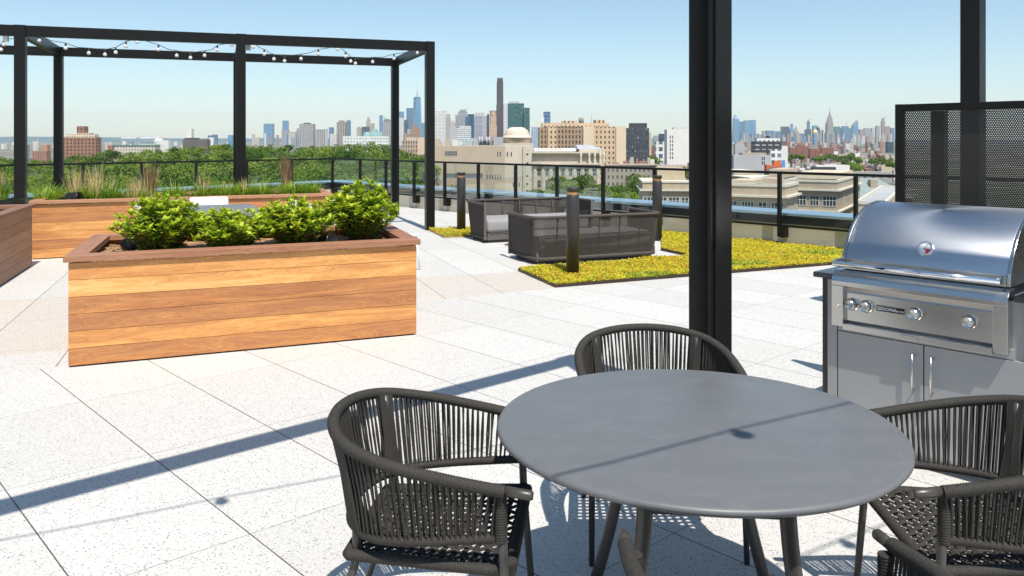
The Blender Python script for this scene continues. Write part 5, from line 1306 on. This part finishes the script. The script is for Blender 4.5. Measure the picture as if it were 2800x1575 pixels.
t=tower('white and brown stair wing right of the black balcony tower',2137.7,2154,399,640,plainw,depth=.6,name='apartment_building',cat='apartment building',tops=((2137.9,2153,386,simple('brown_clad',(.16,.12,.11),.6)),))
tower('white lattice lower wing under the black balcony tower',2107,2138,408,628,wgrid,depth=.2,name='apartment_building',cat='apartment building')
for a,b,p,lab in((2159,2177.5,404,'leftmost of the four red-brown brick housing slabs'),(2178,2211,400,'second, widest red-brown brick housing slab with a stepped roof'),(2215,2244,407,'nearest red-brown brick housing slab, standing forward of the others'),(2246,2280,404,'rightmost of the four red-brown brick housing slabs')):
    tower(lab,a,b,p,1500 if a!=2215 else 1250,facade((.26,.11,.08),(.10,.05,.045),4,3.0,.45,.5),depth=.4,name='apartment_building',cat='apartment building',tops=((a+8,b-10,p-4,None),) if a in(2178,) else ())
tower('orange-red stair tower with a lower wing beyond the grey building',2096,2138,451,420,simple('orange_render',(.50,.12,.05),.8,0,.1,.2),depth=.5,name='building',cat='building',tops=((2117,2138,440,simple('orange_render2',(.52,.14,.06),.8,0,.1,.2)),))
Y=260; O=base(2116,2186,Y); t=thing('house_row','row of dark steep-gabled roofs just above the rail','houses',O)
for k in range(3):
    mb=MB(); c0=(-3.9+3.0*k)+.0; h=Z_(474,Y); mb.add([(c0,0,h),(c0+2.9,0,h),(c0+1.45,0,h+1.7),(c0,9,h),(c0+2.9,9,h),(c0+1.45,9,h+1.7)],[(0,1,2),(3,5,4),(0,2,5,3),(2,1,4,5),(0,3,4,1)]); mb.build('gable_roof',simple('slate_roof%d'%k,(.16,.145,.14),.7) if k==0 else bpy.data.materials['slate_roof0'],t)
mb=MB(); mb.bx(-4,5,.1,8.9,0,Z_(474,Y)-.02); mb.build('walls',brickp,t)
tower('long white flat-roofed building in the middle of the right-hand view',2232,2324,452,420,plainw,depth=.4,name='building',cat='building',tops=((2300,2312,455,plainw),) if False else ())
tower('cream low building with square windows just above the rail',2192,2296,466,300,facade((.58,.54,.45),(.16,.15,.14),2.4,3.2,.4,.5),depth=.3,name='building',cat='building')
tower('dark arched-roof shed left of the white flat-roofed building',2222,2286,457,370,darkp,depth=.3,name='building',cat='building')
tower('bright blue scaffold-wrapped slab behind the orange stair tower',2139,2147,438,520,simple('blue_wrap',(.06,.28,.62),.6),depth=.5,name='building',cat='building')
tower('grey mansard row right of the cream building',2298,2440,470,310,facade((.32,.31,.30),(.12,.12,.12),3,3.4,.4,.4),depth=.2,name='building',cat='building')
tower('pale stucco block beside the perforated screen',2410,2440,457,330,plainb,depth=.5,name='building',cat='building')
tower('grey slab tower standing alone before the bridge',2387,2403,393,2600,greyf)
tower('dark blue-grey block at the left edge of the perforated screen',2427,2444,388,2600,dglass)
# bridge
Y=5200; O=base(2272,2274,Y); t=thing('suspension_bridge','distant grey suspension bridge crossing in front of the right skyline','bridge',O); gm=simple('bridge_steel',(.20,.21,.24),.6)
for px in(2269.5,2274.5): mb=MB(); mb.bx((px-2273)/F*Y-1.6,(px-2273)/F*Y+1.6,-4,4,0,Z_(366,Y)); mb.build('pier_leg',gm,t)
mb=MB(); mb.bx(-5,5,-4.5,4.5,Z_(372,Y),Z_(369,Y)); mb.bx(-5.4,5.4,-5,5,Z_(390,Y),Z_(387.5,Y)); mb.build('portal_braces',gm,t)
mb=MB(); mb.bx((2215-2273)/F*Y,(2420-2273)/F*Y,-6,6,Z_(401,Y),Z_(399,Y)); mb.build('deck',gm,t)
for s,px1 in((1,2400),(-1,2225)):
    pts=[]
    for i in range(13): f=i/12; x=(px1-2273)/F*Y*f; pts.append((x,0,Z_(369,Y)+(Z_(397,Y)-Z_(369,Y))*(1-(1-f)**2)))
    mb=MB(); mb.tube(pts,1.4,5); mb.build('main_cable',gm,t)
# --- midtown skyline
MY=9200
mid=[('pointed pale blue glass tower with a slanting peak right of the big post',None),]
Y=MY; w=W_(2006,2023,Y)/2; O=base(2006,2023,Y); O.y+=w; h=Z_(326,Y); hp=Z_(312.5,Y)
mb=MB(); mb.add([(-w*1.15,-w,0),(w*1.15,-w,0),(w*1.15,w,0),(-w*1.15,w,0),(-w*.8,-w,h),(w*.8,-w,h),(w*.8,w,h),(-w*.8,w,h),(-w*.2,-w*.3,hp),(-w*.2,w*.3,hp)],[(0,1,5,4),(1,2,6,5),(2,3,7,6),(3,0,4,7),(4,5,8),(5,6,9,8),(6,7,9),(7,4,8,9)]); o=mb.build('tower',bglass); o.location=O; tag(o,'pointed pale blue glass tower with a slanting peak right of the big post','skyscraper')
for a,b,p,m_,lab,tops in[
 (2022,2034,332,bglass2,'slate blue slab second from the big post in the right skyline',()),(2036,2053,329,bglass,'light blue glass slab third in the right skyline',()),(2053.3,2067,328,bglass,'stepped blue glass slab with the flat top, fourth in the right skyline',()),
 (2050,2055,366,plainw,'thin white chimney-like tower at the foot of the blue slabs',()),(2077,2096,367,greyf,'low grey stepped block after the gap right of the blue slabs',((2087,2093,358,None),)),(2097,2118,357,bglass2,'broad pale blue block in the right skyline',()),(2122.5,2135,359,bglass2,'squat blue-grey block before the wide dark slab',()),
 (2139,2158.5,346,dglass,'wide dark blue slab with a flat top in the right skyline',()),(2159.5,2170,352,bglass,'slim light blue tower with a narrower rounded top',((2163,2169.5,338.5,None),)),(2173,2184,358,stone,'pinkish stone tower with a small pointed dome',((2175,2181,351,None),(2177,2179,346,None))),
 (2182,2201,365,bglass2,'broad low blue mass in the middle of the right skyline',()),(2203.5,2218.5,353.5,dglass,'dark squat block under a very slender tower',((2209.5,2215.5,334,bglass2),(2211,2214,329.5,greyf))),(2223.5,2237,343,bglass,'pale grey-blue block with a lighter right edge',()),
 (2233,2242,348.5,dglass,'narrow dark tower just right of the gold pyramid',()),(2242,2250,357,greyf,'narrow grey tower two right of the gold pyramid',()),(2247.5,2253.5,353.5,stone2,'slim tan slab before the spired tower',()),
 (2259,2268,337.5,stone2,'slender pale tower overlapping the left side of the great spired tower',()),(2283,2298,346,tglass,'teal flat-topped tower right of the great spired tower',()),(2303.5,2327.5,350,bglass2,'broad stepped blue-grey tower with a thin mast',((2307,2322,345,None),)),
 (2328,2334,352,tglass,'narrow teal slab left of the slanting-topped tower',()),(2351,2366,354,pink,'reddish flat tower right of the slanting-topped tower',()),(2365.5,2382,350.5,greyf,'grey slab with a pale right face in the right skyline',()),(2384,2391.5,350,stone2,'pale tan slim slab near the right end of the skyline',()),
 (2396,2406,345,greyf,'stepped grey tower left of the tall crane tower',((2398,2403,343,None),)),(2411,2419,331,pink,'tall slender reddish tower under construction near the screen',((2413,2418,322.5,None),)),(2420,2434,345,pink,'reddish slab between the crane tower and the perforated screen',()),(2436,2446,350,bglass2,'blue slab just behind the edge of the perforated screen',())]:
    tower(lab,a,b,p,MY+(hash(lab)%5)*0,m_,tops=tops)
pyr('stone tower with a golden pyramid roof in the right skyline',2225,2237.5,361,352,8600,stone,simple('gold_roof',(.70,.50,.16),.7,0,.1,.1),frac=.05)
Y=MY; w=W_(2333,2349.5,Y)/2; O=base(2333,2349.5,Y); O.y+=w
mb=MB(); h1=Z_(342,Y);h2=Z_(329,Y); mb.add([(-w*1.1,-w,0),(w*1.1,-w,0),(w*1.1,w,0),(-w*1.1,w,0),(-w*.8,-w,h1),(w*.55,-w,h2),(w*.55,w,h2),(-w*.8,w,h1)],[(0,1,5,4),(1,2,6,5),(2,3,7,6),(3,0,4,7),(4,5,6,7)]); o=mb.build('tower',bglass); o.location=O; tag(o,'blue glass tower with a sharply slanting top','skyscraper')
Y=8800; O=base(2257.5,2280,Y); t=thing('skyscraper','great stepped stone tower with a tall tapering spire in the right skyline','skyscraper',O); es=facade((.40,.33,.31),(.20,.17,.17),9,14,.5,.6,style='vert')
pxw=lambda a: a/F*Y
for a,p0,p1 in((22,None,362),(16,362,334),(13,334,325),(9.5,325,319.5),(6.5,319.5,315)):
    mb=MB(); hw=pxw(a)/2; mb.bx(-hw,hw,-hw*.7,hw*.7,0 if p0 is None else Z_(p0,Y)+.02,Z_(p1,Y)); mb.build('setback_stage',es,t)
mb=MB(); mb.tube([(0,0,Z_(314.5,Y)),(0,0,Z_(304,Y)),(0,0,Z_(300,Y)),(0,0,Z_(289,Y))],[8,6,3,1.4],8); mb.build('spire',plaing,t)
for lab,px,p0,p1 in(('mast',2318,345,327),):
    o=[x for x in bpy.data.objects if x.get('label')=='broad stepped blue-grey tower with a thin mast'][0]
    mb=MB(); mb.tube([((px-2315.5)/F*MY,0,Z_(p0,MY)+1),((px-2315.5)/F*MY,0,Z_(p1,MY))],[3,1],6); mb.build('mast',plaing,o)
def crane(lab,px,pyb,pyt,pxj,pyj,Y):
    O=AT(px,pyb,Y); t=thing('tower_crane',lab,'crane',O); j=AT(pxj,pyj,Y)-O; tp=AT(px,pyt,Y)-O
    mb=MB(); mb.tube([(0,0,-20),tp],2.2,4); mb.build('crane_mast',gm,t); mb=MB(); mb.tube([tp+Vector((-12,0,3)),tp,j],1.6,4); mb.build('jib',gm,t)
crane('small crane on top of the very slender tower',2212.5,330,327.5,2219,327,MY); crane('crane with a raised jib beside the tall reddish tower',2420,336,322,2424,313,MY)
# filler blocks that nothing in the photograph tells apart
NMC={}
for k_,v_ in (('warm stone',stone),('pale stone',stone2),('dull pink brick',brickp),('red brick',brick),('rosy',pink),('grey',greyf),('white windowed',white),('slate blue',bglass2),('light blue glass',bglass),('plain white',plainw),('plain grey',plaing),('plain tan',plainb)): NMC[v_.name]=k_
rnd=random.Random(77); fm=[stone,stone2,brickp,pink,greyf,white,bglass2,bglass,plainw,plaing,plainb,pink,stone]
def filler(n,pxr,pyr_,Yr,wr,group,lab,ms,name='building',cat='building'):
    for i in range(n):
        px=rnd.uniform(*pxr); Y=rnd.uniform(*Yr); w=rnd.uniform(*wr); py=rnd.uniform(*pyr_)
        mm=rnd.choice(ms); t=tower(lab.replace('small','small '+NMC.get(mm.name,'beige'),1).replace('tiny','tiny '+NMC.get(mm.name,'beige'),1),px-w/2,px+w/2,py,Y,mm,depth=rnd.uniform(.5,1),rz=rnd.choice((0,0,.25,-.3)),name=name,cat=cat,group=group)
filler(95,(2004,2446),(362,381),(6800,9600),(3.5,9),'small far blocks of the right skyline','small hazy block at the foot of the right skyline',[stone,stone2,pink,greyf,bglass2,bglass,white,stone2,pink],'tower','tower')
filler(40,(1090,1470),(352,380),(3200,6500),(4,13),'small far blocks of the middle skyline','small hazy block between the towers of the middle skyline',[stone,stone2,pink,greyf,bglass2,white],'tower','tower')
filler(26,(690,1090),(362,379),(3500,7000),(4,14),'small far blocks of the left skyline','small hazy block low on the skyline above the trees',[stone2,pink,greyf,bglass2,white],'tower','tower')
filler(70,(-60,640),(386,400),(2500,6500),(4,12),'tiny far roofs on the left plain','tiny far building on the plain at the left',[stone2,pink,white,plainw,plaing],'building','building')
filler(75,(2004,2446),(386,398),(2600,4800),(5,15),'far brick and stone rows before the right skyline','small far block on the plain before the right skyline',[brick,brickp,pink,stone2,brickp,white,stone])
rowm=[brick,brickp,plainw,plainb,pink,white,stone2,plaing,stone2,facade((.45,.38,.33),(.15,.13,.12),3,3.2,.4,.5),facade((.30,.13,.10),(.1,.06,.05),3,3.2,.4,.5)]
for i in range(285):
    f=(i+.5)/285; py=401+63*f+rnd.uniform(-3,3); Y=min(3400,max(330,F*24/(py-YH))); px=rnd.uniform(2002,2446); w=rnd.uniform(10,26)*(.55+420/(Y+300)); mm=rnd.choice(rowm)
    tower('small %s house or roof right of the big post'%NMC.get(mm.name,'beige'),px-w/2,px+w/2,py,Y,mm,depth=rnd.uniform(.5,1.1),rz=rnd.choice((0,.2,-.35,.4)),name='house',cat='house',group='low roofs beyond the railing')
for i in range(26):
    px=rnd.uniform(1660,1890); py=rnd.uniform(428,452); Y=rnd.uniform(440,560); w=rnd.uniform(6,18)
    mm=rnd.choice([plainw,plainw,plainb,brickp,plaing]); tower('small %s rooftop below the dark glass tower'%NMC[mm.name],px-w/2,px+w/2,py,Y,mm,depth=.6,name='building',cat='building',group='rooftops below the dark glass tower')
for i in range(20):
    px=rnd.uniform(1200,1380); py=rnd.uniform(380,397); Y=rnd.uniform(420,900); w=rnd.uniform(5,18)
    mm=rnd.choice([plainw,plaing,plainb,greyf,stone2]); tower('small %s rooftop just above the plain wing of the museum'%NMC[mm.name],px-w/2,px+w/2,py,Y,mm,depth=.6,name='building',cat='building',group='rooftops above the museum wing')
# ------------------------------------------------------------ trees
import numpy as np
treem=leafm('tree_foliage',(.032,.072,.011),(.10,.175,.025),(.25,.31,.05),.09,.25,.9); treey=leafm('yellow_green_foliage',(.10,.17,.02),(.20,.28,.03),(.34,.40,.05),.3,.3,.6)
barkm=simple('tree_bark',(.12,.09,.065),.9,0,.3,3)
def crown(mb,rng,c,rx,rz_,n,size,shade):
    # clumps spread over several lobes; each clump is a bent leafy quad
    nl=max(5,int(7)); lobes=[]
    for k in range(nl):
        a=rng.uniform(0,6.283); e=rng.uniform(-.25,1.2); q=rng.uniform(.35,.62)
        lobes.append((np.array([math.cos(a)*math.cos(e)*rx*q,math.sin(a)*math.cos(e)*rx*q,math.sin(e)*rz_*q]),rng.uniform(.34,.52)))
    lobes.append((np.zeros(3),.62))
    for i in range(n):
        lc,lr=lobes[rng.integers(0,len(lobes))]
        d=rng.normal(size=3); d/=np.linalg.norm(d); 
        if d[2]<-.35: d[2]=-d[2]
        p=lc+d*np.array([rx,rx,rz_])*lr*rng.uniform(.80,1.06)
        nrm=d+rng.normal(size=3)*.55; nrm/=np.linalg.norm(nrm)
        t=np.cross(nrm,rng.normal(size=3)); t/=np.linalg.norm(t)+1e-9; b=np.cross(nrm,t)
        s=size*rng.uniform(.6,1.25); P=np.array(c)+p
        v=[P+t*s,P+b*s*.6-nrm*s*.25,P-t*s*.9,P-b*s*.65-nrm*s*.2,P+nrm*s*.3]
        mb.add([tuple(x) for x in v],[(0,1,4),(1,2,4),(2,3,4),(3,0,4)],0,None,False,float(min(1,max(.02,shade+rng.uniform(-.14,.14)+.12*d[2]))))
rng=np.random.default_rng(5)
def tree(label,p,r,h,n,size,m=treem,shade=.45,group=None,ztop=None):
    O=Vector(p); t=thing('tree',label,'tree',O,0,group)
    mb=MB(); crown(mb,rng,(0,0,h-r*.85),r,r*.85,n,size,shade); mb.build('crown',m,t)
    mb=MB(); mb.tube([(0,0,0),(.1,0,h*.4),(.2,.1,h-r)],[r*.09,r*.07,r*.03],7)
    for k in range(4):
        a=k*1.57+.4; mb.tube([(.1,0,h*.42+k*.4),(math.cos(a)*r*.45,math.sin(a)*r*.45,h-r*.7)],[r*.04,r*.012],5)
    mb.build('trunk',barkm,t); return t
def treeat(label,px,pytop,Y,r,m=treem,n=900,size=.5,shade=.45,h=None,group=None):
    h=h or 15; zt=ZA(pytop,Y); tree(label,(XA(px,Y),Y,zt-h),r,h,n,size,m,shade,group)
# trees one can tell apart
treeat('round green tree in front of the museum, left of the railing post',1545,484,215,7.2,n=2200,size=.42,shade=.42,h=19)
treeat('taller dark green tree in front of the museum, right of the railing post',1606,475,222,6.6,n=2200,size=.42,shade=.36,h=20)
treeat('low green tree at the foot of the museum wall',1480,512,190,5.0,n=1300,size=.42,shade=.45,h=16)
treeat('yellow-green young tree between the museum trees and the beige brick building',1712,503,185,5.4,treey,1500,.36,.30,16)
treeat('green tree left of the yellow-green tree',1672,499,200,5.6,n=1500,size=.42,shade=.5,h=17)
treeat('dark green tree against the grey limestone row',1740,479,300,7.0,n=1200,size=.5,shade=.32,h=17)
treeat('second dark green tree against the grey limestone row',1765,486,310,6,n=1000,size=.5,shade=.34,h=17)
treeat('dark green tree at the end of the limestone row above the beige building',1778,420,600,11,n=700,size=.9,shade=.4,h=18)
treeat('light green treetop left of the big pergola post under the rail',1868,450,330,6.5,treey,900,.5,.2,17)
treeat('bright yellow-green tree among the low roofs on the right',2336,440,520,8.6,treey,1300,.55,.25,18)
for k,(px,py,Y,r) in enumerate([(2172,418,900,9),(2190,420,850,8),(2245,421,950,14),(2290,419,1000,16),(2325,417,1050,16),(2348,428,800,9),(2395,427,800,11),(2425,424,750,14),(2440,440,520,8),(2228,426,900,8),(2160,424,1000,8),(2310,432,760,7),(2268,416,1300,14)]):
    treeat('dark green treetop among the low roofs, '+['below the leftmost brick slab','right of the leftmost brick slab','below the wide brick slab','under the gap between the brick slabs','right of the nearest brick slab','small one left of the yellow-green tree','right of the yellow-green tree','near the perforated screen','at the very edge of the perforated screen','small one under the wide brick slab','farthest left beside the black balcony tower','just left of the yellow-green tree','farthest, behind the brick slabs'][k],px,py+1.5,Y,r*.62,n=420,size=Y/900,shade=.4,h=18,group='treetops among the low roofs')
# park woodland: one far mass of crowns, stuff, with the terrain under it
pk=thing('park_woodland','broad mass of green park treetops beyond the railing at the left','woodland',(0,0,GZ),0,kind='stuff')
edge=[(0,421),(65,424),(160,426),(180,421),(262,416),(280,404),(330,408),(430,399),(480,396),(540,395),(600,383),(625,384),(680,389),(740,388),(770,393),(840,391),(900,389),(960,388),(1000,381),(1015,379),(1040,386),(1080,398),(1110,401),(1150,412),(1180,414),(1215,440),(1290,520)]
def edgey(px):
    for i in range(len(edge)-1):
        if edge[i][0]<=px<=edge[i+1][0]:
            f=(px-edge[i][0])/(edge[i+1][0]-edge[i][0]); return edge[i][1]+(edge[i+1][1]-edge[i][1])*f
    return 421 if px<0 else 520
mb=MB(); cnt=0
rows=[(640,0),(560,5),(490,12),(430,20),(380,29),(335,39),(295,51),(260,64),(228,79),(200,97),(176,118),(155,142)]
for Y,dy_ in rows:
    step=11.5*F/Y*.78; px=-260+rng.uniform(0,step)
    while px<1290:
        e=edgey(px); py=e+dy_*(1.0 if px<1180 else .5)+rng.uniform(-3,5)*(300/Y+.4)+ (4 if dy_==0 else 0)
        if not(px>1175 and dy_<30):
            r=rng.uniform(5.0,10.0); P=(XA(px,Y),Y+rng.uniform(-8,8),ZA(py,Y)-GZ-r*.85)
            nn=int(300 if Y>350 else 480); crown(mb,rng,P,r,r*.85,nn,.62 if Y>350 else .52,float(rng.uniform(.05,.85))); cnt+=1
        px+=step*rng.uniform(.7,1.25)
tag(mb.build('park_treetops',treem,pk),kind='stuff')
mb=MB(); v=[];f=[]
rr=rows+[(120,175),(60,420)]
pxs=list(range(-400,1341,60))
for (Y,dy_) in rr:
    for px in pxs:
        e=edgey(min(1290,max(0,px))); zz=ZA(e+dy_,Y)-9-GZ if Y>130 else -0.0+1
        v.append((XA(px,Y),Y,max(.5,zz)))
n=len(pxs)
for i in range(len(rr)-1):
    for j in range(n-1): f.append((i*n+j,(i+1)*n+j,(i+1)*n+j+1,i*n+j+1))
b0=len(v)
for px in pxs: v.append((XA(px,720),720,.2))
for j in range(n-1): f.append((j,j+1,b0+j+1,b0+j))
mb.add(v,f,0,None,True); tag(mb.build('park_hillside',simple('park_floor',(.05,.08,.02),.9,0,.3,.1),pk),kind='stuff')
print('crowns',cnt)
# ------------------------------------------------------------ haze
hb=MB(); hb.bx(-24500,24500,-3000,24400,GZ-1,760); 
m=bpy.data.materials.new('haze'); m.use_nodes=True; nh=m.node_tree; nh.nodes.clear(); oh=nh.nodes.new('ShaderNodeOutputMaterial'); pv=nh.nodes.new('ShaderNodeVolumePrincipled')
pv.inputs['Color'].default_value=(.78,.92,1,1); pv.inputs['Density'].default_value=2.7e-5; pv.inputs['Anisotropy'].default_value=.2
nh.links.new(pv.outputs[0],oh.inputs['Volume'])
tag(hb.build('haze',m),kind='stuff')
